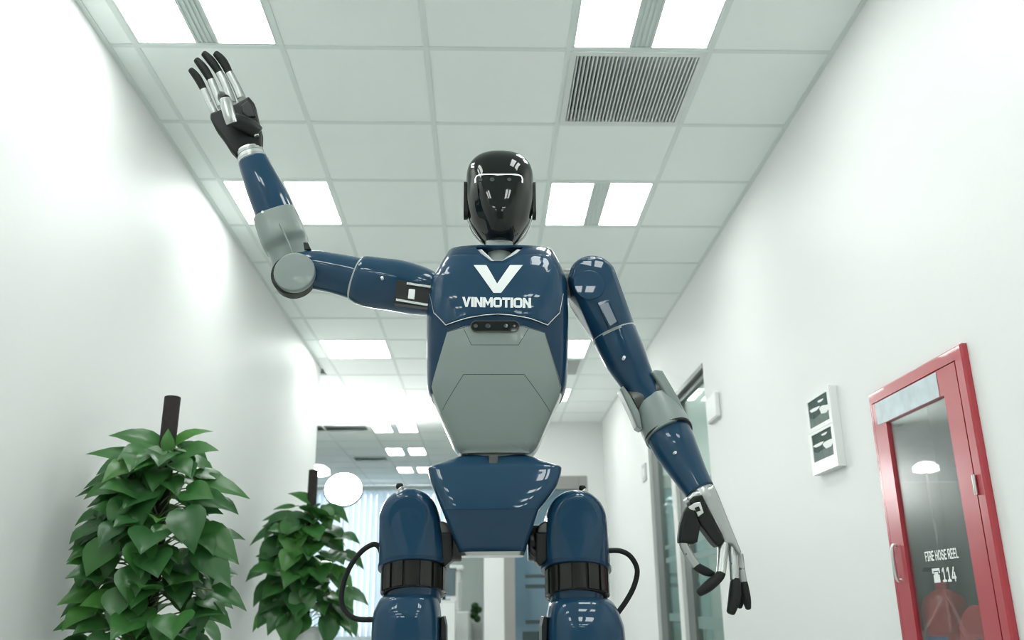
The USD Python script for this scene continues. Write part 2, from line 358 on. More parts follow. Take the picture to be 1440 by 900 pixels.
# office window with vertical blinds
wd = thing('window_1', 'tall office window at the far end behind pale vertical blinds', 'window', (-1.9, OY, 0), kind='structure')
obj('window_frame', tm(mbox(-3.2, -.62, OY + .02, OY + .1, 0, 2.66) - mbox(-3.12, -.70, OY - 1, OY + 1, .08, 2.58) + mbox(-1.95, -1.87, OY + .02, OY + .1, 0, 2.66)), vent_m, wd)
obj('pane', cbox(-3.12, -1.95, OY + .055, OY + .065, .08, 2.58, 0), glass('window_pane', (.95, .97, .98), .04), wd)
obj('pane', cbox(-1.87, -.70, OY + .055, OY + .065, .08, 2.58, 0), LK + 'window_pane', wd)
bl = thing('window_blind', 'pale blue vertical slat blind over the far office window', 'blind', (-1.9, OY - .1, 0))
obj('head_rail', cbox(-3.25, -.6, OY - .14, OY - .06, 2.63, 2.70, .004), vent_m, bl)
for k in range(25):
    x = -3.17 + k * .105; a = math.radians(28); w_ = .052
    p = [(x - w_ * math.cos(a), OY - .1 - w_ * math.sin(a)), (x, OY - .1 + .006), (x + w_ * math.cos(a), OY - .1 + w_ * math.sin(a))]
    pts = p + [(q[0], q[1] + .002) for q in p[::-1]]
    obj('slat', tm(cs_(np.array(pts)).extrude(2.55)).apply_translation((0, 0, .08)), blind_m, bl)

# glass door in the right wall: two framed leaves
d1 = thing('door_1', 'framed green glass door leaf in the right wall behind the lowered hand', 'door', (XR, 6.3, 0), kind='structure')
d2 = thing('door_2', 'far narrow green glass panel with dark frame in the right wall', 'door', (XR, 7.4, 0), kind='structure')
def leaf_door(t, y0, y1, mlow, mhigh, bands):
    x = XR + .03
    obj('stile', cbox(x, x + .05, y0, y0 + mlow, 0, 2.05, .004), metalfr_m, t)
    obj('stile', cbox(x, x + .05, y1 - mhigh, y1, 0, 2.05, .004), metalfr_m, t)
    obj('top_rail', cbox(x, x + .05, y0 + mlow, y1 - mhigh, 2.01, 2.05, .004), metalfr_m, t)
    obj('bottom_rail', cbox(x, x + .05, y0 + mlow, y1 - mhigh, 0, .1, .004), metalfr_m, t)
    obj('glass_pane', cbox(x + .02, x + .03, y0 + mlow, y1 - mhigh, .1, 2.01, 0), green_m, t)
    for z0, z1 in bands: obj('frosted_band', cbox(x + .017, x + .0195, y0 + mlow, y1 - mhigh, z0, z1, 0), gband_m, t)
leaf_door(d1, 5.76, 6.86, .05, .22, [(.36, .44), (.84, .88), (.95, .99)])
leaf_door(d2, 7.0, 7.92, .04, .26, [(.40, .46), (.86, .90), (.97, 1.0)])
dm = struct('trim_1', cbox(XR - .002, XR + .1, 6.86, 7.0, 0, 2.09, .004), wall_m, label='white post between the two glass door leaves', cat='post')
struct('trim_2', cbox(XR - .004, XR + .12, 5.76, 7.92, 2.05, 2.09, .004), metalfr_m, label='dark lintel above the glass door leaves', cat='lintel')
# light in the side room and the end room, as the rooms have them
for nm, x, y, z in (('side_room', XR + .9, 6.8, 2.48), ('end_room', .9, 12.8, 2.62)):
    pl = obj('ceiling_panel_lamp', cat([cbox(x - .3, x + .3, y - .3, y + .3, z, z + .02, .004)]), emitter(nm + '_panel', (.95, 1, 1), 12.0)); 
    tag(pl, 'square ceiling lamp inside the room behind the ' + ('green glass door' if nm == 'side_room' else 'end glass door'), 'ceiling lamp')

# glass door in the end wall
d3 = thing('door_3', 'glass door with grey frame in the end wall, seen between the robot legs', 'door', (.76, YE, 0), kind='structure')
obj('stile', cbox(.25, .38, YE - .02, YE + .1, 0, 2.06, .005), brownfr_m, d3)
obj('stile', cbox(1.18, 1.28, YE - .02, YE + .1, 0, 2.06, .005), brownfr_m, d3)
obj('top_rail', cbox(.38, 1.18, YE - .02, YE + .1, 1.90, 2.06, .005), brownfr_m, d3)
obj('glass_pane', cbox(.38, 1.18, YE + .03, YE + .042, 0.02, 1.90, 0), teal_m, d3)
for z0, z1 in ((.86, .90), (.74, .785), (.34, .385), (.05, .26)): obj('band', cbox(.50 if z1 > .3 else .46, 1.18, YE + .02, YE + .029, z0, z1, .001), band_m, d3)
# office furniture seen between the legs
t = thing('office_printer', 'white office printer standing at the corridor end, seen between the legs', 'printer', (-.36, 12.0, 0))
obj('body', cbox(-.60, -.17, 11.8, 12.4, 0, .49, .02), plast_m, t)
obj('scanner_column', cbox(-.44, -.30, 11.95, 12.4, .49, 1.0, .015), plast_m, t)
obj('lid', cbox(-.46, -.26, 11.9, 12.4, 1.0, 1.06, .01), plast_m, t)
obj('dark_slot', cbox(-.32, -.27, 11.93, 11.96, .52, .86, .003), greysw_m, t)
t = thing('low_cabinet', 'low white cabinet under the dark monitor, by the robot left leg', 'cabinet', (-.53, 11.35, 0))
obj('body', cbox(-.74, -.335, 11.2, 11.5, 0, .60, .008), plast_m, t); obj('top', cbox(-.75, -.33, 11.19, 11.51, .60, .62, .004), plast_m, t)
t = thing('monitor', 'dark grey computer monitor on the low white cabinet', 'monitor', (-.46, 11.35, .62))
obj('screen', cbox(-.62, -.335, 11.33, 11.36, .67, .99, .006), cubic_m, t); obj('bezel', cbox(-.625, -.33, 11.34, 11.37, .97, 1.0, .003), black_m, t)
obj('stand', cbox(-.50, -.46, 11.36, 11.40, .62, .80, .004), black_m, t); obj('stand_base', cbox(-.56, -.40, 11.28, 11.43, .6205, .632, .003), black_m, t)
t = thing('office_plant_box', 'low dim planter box right of the printer by the wall corner', 'planter', (-.08, 12.2, 0))
obj('box', cbox(-.15, -.02, 12.1, 12.4, 0, .35, .01), greysw_m, t)
obj('foliage', cat([trimesh.creation.icosphere(2, .045).apply_translation((-.085 + random.uniform(-.04, .04), 12.2 + random.uniform(-.06, .06), .38 + random.uniform(0, .2))) for _ in range(9)]), leaf_ms[0], t, True)

# studio lamps
def tripod(t, x, y, z):
    obj('pole', cyl((x, y, .25), (x, y, z), .010, .001, N=16), greysw_m, t, 40)
    for k in range(3):
        a = 2.1 * k + .4; obj('leg', tube([(x, y, .62), (x + .4 * math.cos(a), y + .4 * math.sin(a), .01)], .008, 8, 2), greysw_m, t, 40)
lp = at(483, 688, 10.85); d_ = np.array([.10, -.92, .38]); d_ /= np.linalg.norm(d_)
t = thing('studio_lamp', 'glaring round studio lamp on a stand beside the farther plant', 'lamp', (lp[0], lp[1], 0))
obj('lamp_face', cyl(lp, lp + d_ * .012, .215, .003, N=48), lamp_m, t, 40)
obj('housing', cyl(lp - d_ * .12, lp - d_ * .001, .16, .02, .235, N=48), black_m, t, 40)
tripod(t, lp[0], lp[1] + .06, lp[2] - .12)
lq = at(446, 663, 9.2)
t = thing('dome_lamp', 'small white domed lamp head showing behind the farther plant pole', 'lamp', (lq[0], lq[1], 0))
obj('dome', loft([lq + np.array([0, 0, h_]) for h_ in (-.04, -.03, .02, .055, .07)], [np.array([r_, 0, 0]) for r_ in (.10, .13, .125, .08, .02)], [np.array([0, r_, 0]) for r_ in (.10, .13, .125, .08, .02)], 2, 32), lamp2_m, t, 60)
tripod(t, lq[0], lq[1], lq[2] - .04)

# ------------------------------------------------------------------ right-wall fittings
hc = thing('fire_hose_cabinet', 'red framed fire hose cabinet with glass door on the right wall', 'cabinet', (XR, (cy0 + cy1) / 2, cz0))
oy0, oy1, oz1, oz0 = yk(2.575), yk(3.178), zk(1.212), .19                         # door outline
bd = mbox(CX + .008, XR + .19, cy0 + .03, cy1 - .03, cz0 + .03, cz1 - .03) - mbox(CX - .1, XR + .18, cy0 + .04, cy1 - .04, cz0 + .04, cz1 - .04)
obj('body', tm(bd), cabin_m, hc)
oc = m3.Manifold.hull_points(np.array([(x, y, z) for x, i in ((XR - .0005, 0), (CX + .006, .0), (CX, .006)) for y in (cy0 + i, cy1 - i) for z in (cz0 + i, cz1 - i)]))
obj('frame', tm(oc - mbox(CX - .1, XR + .1, oy0 - .004, oy1 + .004, oz0 - .004, oz1 + .004)), red_m, hc)
gy0, gy1, gz0, gz1 = yk(2.665), yk(3.085), .27, zk(1.127)
df = mbox(CX - .001, CX + .02, oy0, oy1, oz0, oz1) - mbox(CX - .1, CX + .1, gy0, gy1, gz0, gz1)
door = obj('door', tm(df), red_m, hc)
obj('glass_pane', cbox(CX + .008, CX + .012, gy0 - .002, gy1 + .002, gz0, gz1, 0), glass_m, door)
obj('sign_plate', cbox(CX - .003, CX - .0012, yk(2.690), yk(3.150), zk(1.129), zk(1.209), .0005), sign_m, door, label='pale blue sign plate above the glass')
obj('handle', cat([tube([(CX, yk(3.140), .585), (CX - .018, yk(3.140), .595), (CX - .018, yk(3.140), .695), (CX, yk(3.140), .705)], .0065, 10, 6)]), silver_m, door, 40, label='chrome handle')
for z in (.84, .34): obj('hinge', cyl((CX - .006, yk(2.568), z - .03), (CX - .006, yk(2.568), z + .03), .006, .001, N=14), silver_m, door, 40, label='chrome hinge')
def wall_text(s, h, y_left, z, width, depth=.0006, x=CX + .0075, bold=True):
    """lettering on a plane facing -x: reads from large y to small y"""
    m = meshkit.text_mesh(s, h, depth, bold); v = np.array(m.vertices); k = width / (v[:, 0].max() - v[:, 0].min())
    m.vertices = np.stack([x - v[:, 2], y_left - (v[:, 0] - v[:, 0].min()) * k, z + v[:, 1]], 1)
    if m.volume < 0: m.invert()
    return m
obj('lettering', wall_text('FIRE HOSE REEL', .030, yk(2.962), .640, .215), white_m, door, label='white lettering FIRE HOSE REEL')
obj('lettering', wall_text('114', .042, yk(2.868), .572, .086), white_m, door, label='white number 114')
# telephone sign: handset over a body
ph = cat([cbox(CX + .0069, CX + .0075, yk(2.885), yk(2.925), .570, .595, .0001), cbox(CX + .0069, CX + .0075, yk(2.893), yk(2.917), .595, .604, .0001),
          cbox(CX + .0069, CX + .0075, yk(2.880), yk(2.930), .607, .615, .0001), cbox(CX + .0069, CX + .0075, yk(2.880), yk(2.888), .599, .608, .0001), cbox(CX + .0069, CX + .0075, yk(2.922), yk(2.930), .599, .608, .0001)])
obj('telephone_symbol', ph, white_m, door)
ex = np.array([1.592, 3.15, 0.0])
t = thing('fire_extinguisher', 'red fire extinguisher with blue label standing inside the hose cabinet', 'extinguisher', (ex[0], ex[1], cz0 + .041))
zb = cz0 + .041; rr = .078
prof = [(0, .06), (.006, .074), (.02, rr), (.31, rr), (.345, .066), (.365, .036), (.372, .022), (.40, .022)]
obj('cylinder', loft([ex + (0, 0, zb + a) for a, _ in prof], [np.array([b, 0, 0]) for _, b in prof], [np.array([0, b, 0]) for _, b in prof], 2, 40), redin_m, t, 40)
ang = np.linspace(math.radians(150), math.radians(240), 12)
lab = [(ex[0] + (rr + .001) * math.cos(a), ex[1] + (rr + .001) * math.sin(a)) for a in ang]; lab2 = [(ex[0] + (rr + .0002) * math.cos(a), ex[1] + (rr + .0002) * math.sin(a)) for a in ang[::-1]]
obj('label', tm(cs_(np.array(lab + lab2)).extrude(.15)).apply_translation((0, 0, zb + .07)), bluelab_m, t, label='blue label')
obj('valve', cat([cyl(ex + (0, 0, zb + .40), ex + (0, 0, zb + .43), .018, .003), cbox(ex[0] - .06, ex[0] + .02, ex[1] - .008, ex[1] + .008, zb + .43, zb + .445, .003)]), black_m, t, 40)
hr = np.array([1.60, 2.88, .37])
t = thing('hose_reel', 'red fire hose reel inside the hose cabinet, right of the extinguisher', 'hose reel', (hr[0], hr[1], zb))
obj('disc', cyl(hr - (.05, 0, 0), hr - (.042, 0, 0), .13, .003), redin_m, t, 40); obj('disc', cyl(hr + (.042, 0, 0), hr + (.05, 0, 0), .13, .003), redin_m, t, 40)
obj('hose', cat([tube([hr + (-.03 + .02 * k, .10 * math.cos(a), .10 * math.sin(a)) for a in np.linspace(0, 6.2, 14)], .011, 8, 2) for k in range(4)]), rubber_m, t, 40)
obj('hub', cyl(hr - (.06, 0, 0), hr + (.06, 0, 0), .03, .003), black_m, t, 40)
obj('stand', cbox(hr[0] - .03, hr[0] + .03, hr[1] - .04, hr[1] + .04, zb, hr[2] - .12, .004), redin_m, t)

# white double frame with two dark glossy prints
a0, a1 = 3.585, 3.875
t = thing('picture_box', 'white double frame with two dark glossy prints on the right wall', 'wall frame', (XR, 3.73, 1.05))
fr = mbox(XR - .035, XR - .0005, a0, a1, 1.05, 1.39)
for z0 in (1.102, 1.252): fr = fr - mbox(XR - .1, XR - .031, a0 + .03, a1 - .03, z0, z0 + .118)
fr = fr - mbox(XR - .1, XR - .033, a0 - 1, a1 + 1, 1.229, 1.233)
obj('frame', tm(fr), plast_m, t)
for k, z0 in enumerate((1.102, 1.252)):
    def q_(pts, d, m, nm, **kw):      # shapes printed on the card: u from its far to its near edge, v upwards
        P_ = [(a1 - .03 - u * (a1 - a0 - .06), z0 + v * .118) for u, v in pts]
        e_ = tm(to_cs(Polygon(P_).buffer(.003).buffer(-.003).intersection(shapely.box(a0 + .03, z0, a1 - .03, z0 + .118))).extrude(.0002)); vv = e_.vertices.copy()
        e_.vertices = np.stack([XR - .031 - d - vv[:, 2], vv[:, 0], vv[:, 1]], 1); e_.fix_normals(); return obj(nm, e_, m, t if nm == 'print' else pr_, **kw)
    pr_ = q_([(0, 0), (1, 0), (1, 1), (0, 1)], 0, print_m, 'print', label='dark green glossy print')
    q_([(0, 0), (1, 0), (1, .30), (.55, .36), (.2, .30), (0, .40)], .0003, print2_m, 'grey_area')
    blob = lambda cx, cy, rx, ry, n_=14, w_=.25: [(cx + rx * (1 + w_ * math.sin(3 * a + k)) * math.cos(a), cy + ry * (1 + w_ * math.cos(2 * a + k)) * math.sin(a)) for a in np.linspace(0, 2 * math.pi, n_, endpoint=False)]
    q_(blob(.28, .58 + .05 * k, .25, .075), .0005, white_m, 'white_streak'); q_(blob(.76, .45, .24, .17), .0005, white_m, 'white_blob'); q_(blob(.62, .86 - .04 * k, .14, .05), .0005, white_m, 'white_spot')
t = thing('junction_box', 'white plastic wall box beside the green glass door', 'wall box', (XR, 5.52, 1.63))
obj('cover', cbox(XR - .03, XR - .0005, 5.40, 5.64, 1.645, 1.80, .006), plast_m, t); obj('shadow_gap', cbox(XR - .026, XR - .0004, 5.405, 5.635, 1.636, 1.645, .001), greysw_m, t)
t = thing('light_switch', 'small grey wall switch beyond the glass door', 'switch', (XR, 8.13, 1.6))
obj('plate', cbox(XR - .012, XR - .0005, 8.04, 8.22, 1.61, 1.77, .003), greysw_m, t); obj('rocker', cbox(XR - .016, XR - .011, 8.09, 8.17, 1.65, 1.73, .002), plast_m, t)
# ------------------------------------------------------------------ the robot
D = 2.3
RX = 0.04
robot = thing('humanoid_robot', 'blue and grey humanoid robot waving with its raised hand in the corridor', 'robot', (RX, D, 0))
def W(px, py, dy=0.0): return at(px, py, D + dy)
def limb(secs, n=2.0, k=4, dr=1.0, bevel=(0, 0), N=56, smooth=True):
    """sections (px, py, radius px[, dy[, depth ratio]]) strung along a limb at the robot's depth"""
    S = np.array([list(s) + [0, dr][len(s) - 3:] for s in secs], float)
    if smooth and len(S) > 2:
        u = np.linspace(0, len(S) - 1, (len(S) - 1) * k + 1); S = PchipInterpolator(np.arange(len(S)), S)(u)
    P = np.array([W(*s[:2], s[3]) for s in S]); r = np.array([s[2] * mpp(p) for s, p in zip(S, P)]); q = S[:, 4]
    T = np.gradient(P, axis=0) if len(P) > 2 else np.array([P[1] - P[0]] * 2)
    for i in range(len(T)):
        if np.linalg.norm(T[i]) < 1e-9: T[i] = T[i - 1]
    T /= np.linalg.norm(T, axis=1)[:, None]
    pre, post = [], []
    if bevel[0]: pre = [(P[0] - T[0] * bevel[0] * math.sin(a), r[0] - bevel[0] * (1 - math.cos(a)), T[0], q[0]) for a in (1.57, 1.2, .8, .4)]
    if bevel[1]: post = [(P[-1] + T[-1] * bevel[1] * math.sin(a), r[-1] - bevel[1] * (1 - math.cos(a)), T[-1], q[-1]) for a in (.4, .8, 1.2, 1.57)]
    seq = pre + [(P[i], r[i], T[i], q[i]) for i in range(len(P))] + post
    C, U, V = [], [], []
    for p, rr_, t, dq in seq:
        v = p - CAM; u = np.cross(t, v); u /= np.linalg.norm(u); w = np.cross(t, u)
        C.append(p); U.append(u * max(rr_, 1e-4)); V.append(w * max(rr_, 1e-4) * dq)
    return loft(C, U, V, n, N)
def disc(px, py, rpx, y0, y1, b=0.004, N=48):
    """cylinder facing the camera side (axis along y)"""
    p = W(px, py, y0); r = rpx * mpp(p); return cyl(p, (p[0], D + y1, p[2]), r, b, N=N)
def resample(poly, N):
    g = LineString(list(poly.exterior.coords)); L = g.length
    return np.array([g.interpolate(L * i / N).coords[0] for i in range(N)])
def pillow(px_poly, y0, y1, r=0.004, rc=0.003, yref=None, N=110):
    """a slab with rounded rims whose outline is given in pixels at depth y0"""
    q = [W(x, y, y0 if yref is None else yref) for x, y in px_poly]
    g = Polygon([(p[0], p[2]) for p in q]).buffer(0)
    if rc: g = g.buffer(-rc).buffer(2 * rc).buffer(-rc)
    ring = lambda d: resample(g.buffer(-d, join_style=1) if d else g, N)
    base = ring(0); L = []
    prof = [(r * (1 - math.cos(a)), r * (1 - math.sin(a))) for a in (1.57, 1.1, .7, .35, 0)]
    lay = [(r * (1 - math.sin(a)), y0 + r * (1 - math.cos(a))) for a in (0.0, .4, .8, 1.2, 1.57)] + [(r * (1 - math.sin(a)), y1 - r * (1 - math.cos(a))) for a in (1.57, 1.2, .8, .4, 0.0)]
    rings = []
    for ins, y in lay:
        h = ring(ins) if ins > 1e-6 else base
        k = np.argmin(((h[:, None] - base[None, :1]) ** 2).sum(-1)[:, 0]); h = np.roll(h, -k, 0)
        if (np.cross(h, np.roll(h, -1, 0)).sum() > 0) != (np.cross(base, np.roll(base, -1, 0)).sum() > 0): h = np.roll(h[::-1], 1, 0)
        rings.append(np.c_[h[:, 0], np.full(N, D + y), h[:, 1]])
    v = np.vstack(rings); i = np.arange(N); j = (i + 1) % N; f = []
    for k in range(len(rings) - 1): f += [np.stack([k * N + i, k * N + j, k * N + N + j], 1), np.stack([k * N + i, k * N + N + j, k * N + N + i], 1)]
    for k, flip in ((0, 1), (len(rings) - 1, 0)):
        tri = np.asarray(m3.triangulate([rings[k][:, [0, 2]] if np.cross(base, np.roll(base, -1, 0)).sum() > 0 else rings[k][::-1, [0, 2]]]))
        if np.cross(base, np.roll(base, -1, 0)).sum() <= 0: tri = N - 1 - tri
        f.append(tri + k * N)
    m = trimesh.Trimesh(v, np.vstack(f), process=False); m.fix_normals(); return m
def onto(px, py, surf):
    p = W(px, py, -.1)
    for _ in range(12): p = at(px, py, surf(p[0], p[2]))
    return p
def drape(g, surf, off, th, res=0.008):
    """the flat shape g (in world x, z) laid over a surface, th thick and off proud of it"""
    e = to_cs(g).extrude(th)
    e = e.refine_to_length(res)
    def wf(v):
        v = np.asarray(v); y = np.array([surf(a, b) for a, b in v[:, :2]])
        return np.stack([v[:, 0], y - off + (th - v[:, 2]) - th * 0, v[:, 1]], 1)
    m = tm(e.warp_batch(wf)); m.fix_normals(); return m
def wpoly(px_poly, surf): return Polygon([(p[0], p[2]) for p in (onto(x, y, surf) for x, y in px_poly)]).buffer(0)
def plate(px_poly, surf, off, th, rc=0.002, res=0.008):
    g = wpoly(px_poly, surf)
    if rc: g = g.buffer(-rc).buffer(2 * rc).buffer(-rc)
    return drape(g, surf, off, th, res)
def strip(px_line, w, surf, off, th, closed=False):
    q = [onto(x, y, surf) for x, y in px_line]
    g = LineString([(p[0], p[2]) for p in q]).buffer(w / 2, join_style=2, cap_style=2)
    return drape(g, surf, off, th, 0.01)

# ---- torso
TS = [  # py, left px, right px, front depth, exponent
    (353, 645, 762, .040, 3.2), (357, 632, 776, .062, 3.6), (366, 627, 780.5, .083, 3.7), (380, 619.5, 786.5, .102, 3.8), (394, 612, 792, .113, 3.9), (406, 606, 795.5, .120, 4.0), (440, 602, 797, .131, 4.0),
    (455, 601, 797.5, .132, 4.0), (470, 601, 797.5, .131, 4.0), (510, 601, 797, .127, 4.0), (548, 602, 795, .121, 4.0), (562, 607, 790, .117, 4.0), (590, 618, 778, .106, 4.0), (615, 629, 766, .093, 4.0), (634, 638, 757, .080, 4.2), (641, 645, 750, .070, 4.4)]
def table(T):
    Z, XA, XB, BF, EX = [], [], [], [], []
    for py, l, r, bf, e in T:
        a, b = W(l, py), W(r, py); Z.append((a[2] + b[2]) / 2); XA.append(a[0]); XB.append(b[0]); BF.append(bf); EX.append(e)
    o = np.argsort(Z); return [np.array(q)[o] for q in (Z, XA, XB, BF, EX)]
tz, ta, tb, tf, te = table(TS)
def torso_surf(x, z):
    a, b = np.interp(z, tz, ta), np.interp(z, tz, tb); u = min(abs((x - (a + b) / 2) / ((b - a) / 2)), .985)
    n = np.interp(z, tz, te); return D - np.interp(z, tz, tf) * (1 - u ** n) ** (1 / n)
def body_loft(T, back, shrink=0.0, k=4, N=96):
    S = np.array(T, float); S = PchipInterpolator(np.arange(len(S)), S)(np.linspace(0, len(S) - 1, (len(S) - 1) * k + 1)); C, U, V, E = [], [], [], []
    for py, l, r, bf, e in S:
        a, b = W(l, py), W(r, py); bk = back * (bf / .13) ** .6
        C.append(((a[0] + b[0]) / 2, D, (a[2] + b[2]) / 2)); U.append(((b[0] - a[0]) / 2 - shrink, 0, 0)); V.append((0, bf - shrink, 0)); E.append(e)
    m = loft(C, U, V, E, N); m.vertices[:, 1] = np.where(m.vertices[:, 1] > D, D + (m.vertices[:, 1] - D) * back / .13, m.vertices[:, 1]); return m
def to_man(m): return m3.Manifold(m3.Mesh(np.asarray(m.vertices, np.float32), np.asarray(m.faces, np.uint32)))
nq = [W(x, y, -.09) for x, y in ((669, 345), (676, 357.5), (690.5, 370.5), (706.5, 370.5), (727, 357.5), (736, 345))]
notch = to_cs(Polygon([(p[0], p[2]) for p in nq])).extrude(.125); nv = tm(notch); vv = nv.vertices.copy(); nv.vertices = np.stack([vv[:, 0], D - .165 + vv[:, 2], vv[:, 1]], 1); nv.fix_normals()
core = to_man(body_loft(TS[:12], .125)) - to_man(nv)
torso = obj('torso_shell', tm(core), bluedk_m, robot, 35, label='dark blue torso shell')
obj('lower_torso_shell', body_loft(TS[10:], .11, .003), silver_m, robot, 35, label='silver lower torso shell')
CP = [(636, 360), (672, 359.5), (689, 371.5), (708, 371.5), (731, 359.5), (772, 360), (781, 374), (791, 407), (792, 416), (786, 440), (770, 456.5), (745, 447), (720, 442.5), (700, 441), (680, 442.5), (657, 446.5), (627, 456.5), (611, 440), (605, 416), (608, 407), (622, 374)]
chest = obj('chest_plate', plate(CP, torso_surf, .005, .006, .001), blue_m, robot, 40, label='glossy blue chest plate')
obj('trim_line', strip([(792, 414), (787, 440.5), (770, 458), (745, 448.5), (720, 444), (700, 442.5), (680, 444), (657, 448), (627, 458), (610, 440.5), (604, 414)], .0017, torso_surf, .0062, .004), silver_m, chest, 40, label='thin silver trim line')
obj('emblem', cat([plate([(666, 374), (684, 374), (699, 400), (717, 374), (735, 374), (704.5, 413), (694, 413)], torso_surf, .0066, .002, 0, .012)]), white_m, chest, False, label='white V emblem')
# lettering: heavy block letters drawn stroke by stroke
def block(ch, w_, h_=14.0, k=3.5):
    L = lambda p: LineString(p).buffer(k / 2, cap_style=2, join_style=2, mitre_limit=3); c = k / 2; full = shapely.box(0, 0, w_, h_)
    if ch == 'I': g = shapely.box(0, 0, w_, h_)
    elif ch == 'V': g = Polygon([(0, 0), (k + .3, 0), (w_ / 2, h_ * .62), (w_ - k - .3, 0), (w_, 0), (w_ / 2 + k * .45, h_), (w_ / 2 - k * .45, h_)])
    elif ch == 'N': g = shapely.unary_union([shapely.box(0, 0, k, h_), shapely.box(w_ - k, 0, w_, h_), Polygon([(0, 0), (k, 0), (w_, h_), (w_ - k, h_)])])
    elif ch == 'M': g = shapely.unary_union([shapely.box(0, 0, k, h_), shapely.box(w_ - k, 0, w_, h_), Polygon([(0, 0), (k, 0), (w_ / 2, h_ * .5), (w_ - k, 0), (w_, 0), (w_ / 2, h_ * .86)])])
    elif ch == 'O': g = full.buffer(-4).buffer(4).difference(full.buffer(-k * .92).buffer(-1).buffer(1))
    elif ch == 'T': g = shapely.unary_union([shapely.box(0, 0, w_, k * .95), shapely.box(w_ / 2 - c, 0, w_ / 2 + c, h_)])
    return g.intersection(full)
from shapely.ops import transform as shp_t
x_ = 650.0
for i_, (ch, wd_) in enumerate(zip('VINMOTION', (12.2, 4, 11.6, 13.8, 12.4, 11, 4, 12.4, 11.6))):
    def mp(x, y, z=None):
        out = [onto(x_ + a, 418.6 + b + i_ * .18, torso_surf) for a, b in zip(np.atleast_1d(x), np.atleast_1d(y))]
        return [o[0] for o in out], [o[2] for o in out]
    g = shp_t(mp, shapely.segmentize(block(ch, wd_), 4))
    obj('letter', drape(g, torso_surf, .0066, .002, .012), white_m, chest); x_ += wd_ + .45
AB = [(657, 459), (735, 459), (766, 468.5), (789, 545), (786, 560), (774, 586), (755, 630), (746, 638.5), (649, 638.5), (640, 630), (622, 586), (611, 560), (607, 545), (629, 467.5)]
abd = obj('abdomen_panel', plate(AB, torso_surf, .006, .008, .003), grey_m, robot, 40, label='matt grey abdomen panel')
obj('panel_gap', strip([(620, 583), (652, 527.5), (737, 527.5), (775, 584)], .0016, torso_surf, .0064, .003), line_m, abd)
obj('panel_gap', strip([(652, 463), (663, 486), (729, 486), (743, 463)], .0014, torso_surf, .0064, .003), line_m, abd)
obj('panel_gap', strip([(629, 468), (658, 460), (735, 460), (766, 469), (788, 545)], .0018, torso_surf, .0064, .003), line_m, abd)
# chest camera bar
def pill(x0, x1, y0, y1): 
    r = (y1 - y0) / 2; g = LineString([(x0 + r, (y0 + y1) / 2), (x1 - r, (y0 + y1) / 2)]).buffer(r); return list(g.exterior.coords)[:-1]
bar = obj('sensor_bar', plate(pill(662, 730, 453, 468), torso_surf, .011, .012, 0, .006), visor_m, robot, 40, label='black pill shaped camera bar')
obj('rim', drape(wpoly(pill(661.7, 730.3, 452.7, 468.3), torso_surf).difference(wpoly(pill(662.6, 729.4, 453.6, 467.4), torso_surf)), torso_surf, .0116, .004, .01), gun_m, bar, label='thin grey rim')
for x, r in ((669, 3), (686, 3.6), (711, 3), (723, 2)):
    p = onto(x, 460.5, torso_surf); obj('lens', cyl(p - (0, .0135, 0), p - (0, .010, 0), r * mpp(p), .0006, N=20), lens_m, bar, 40)
# collar and neck
obj('neck', limb([(702, 342, 19.5, -.012), (702, 355, 19.5, -.016), (702, 380, 20.5, -.02)], 2, 2, 1.0), neck_m, robot, 40, label='light grey neck')
obj('collar', cat([pillow(q, -.088, -.02, .002, .0005) for q in ([(671, 351), (677, 350), (696, 368), (694, 371), (689, 371)], [(733, 351), (727, 350), (703, 368), (705, 371), (709, 371)], [(688, 367.5), (709, 367.5), (707, 371.5), (690, 371.5)])]), alu_m, robot, 30, label='silver V shaped collar')
# ---- waist and pelvis
obj('waist', limb([(695, 634, 47), (695, 650, 47), (694, 664, 44)], 2.2, 2, .8), gun_m, robot, 40, label='dark metal waist joint')
obj('waist_bracket', pillow([(687, 640), (701, 640), (700, 660), (688, 660)], -.088, -.05, .003, .001), gun_m, robot, 40, label='small dark metal waist bracket')
PS = [(643.5, 650, 740, .050, 4), (647, 640, 750, .068, 5), (655, 622, 768, .082, 6), (664, 603.5, 787, .095, 10), (672, 605, 786, .1000, 10), (687, 609.5, 781.5, .108, 10), (705, 616.5, 769, .114, 10), (723, 624, 755, .117, 10)]
PS2 = [(723.3, 624, 755, .117, 10), (752, 635.5, 745.5, .088, 10), (778.5, 647, 737.5, .058, 10)]
# side faces run a little wider behind: the pelvis is a block with raked front
pel = obj('pelvis_shell', cat([body_loft(PS, .10, 0, 4, 120), body_loft(PS2, .10, 0, 4, 120)]), blue_m, robot, 18, label='glossy blue pelvis shell')
obj('lower_edge', body_loft([(778, 646, 738, .071, 6), (783, 649, 736, .066, 6)], .09), alu_m, pel, 30, label='silver lower edge of the pelvis')
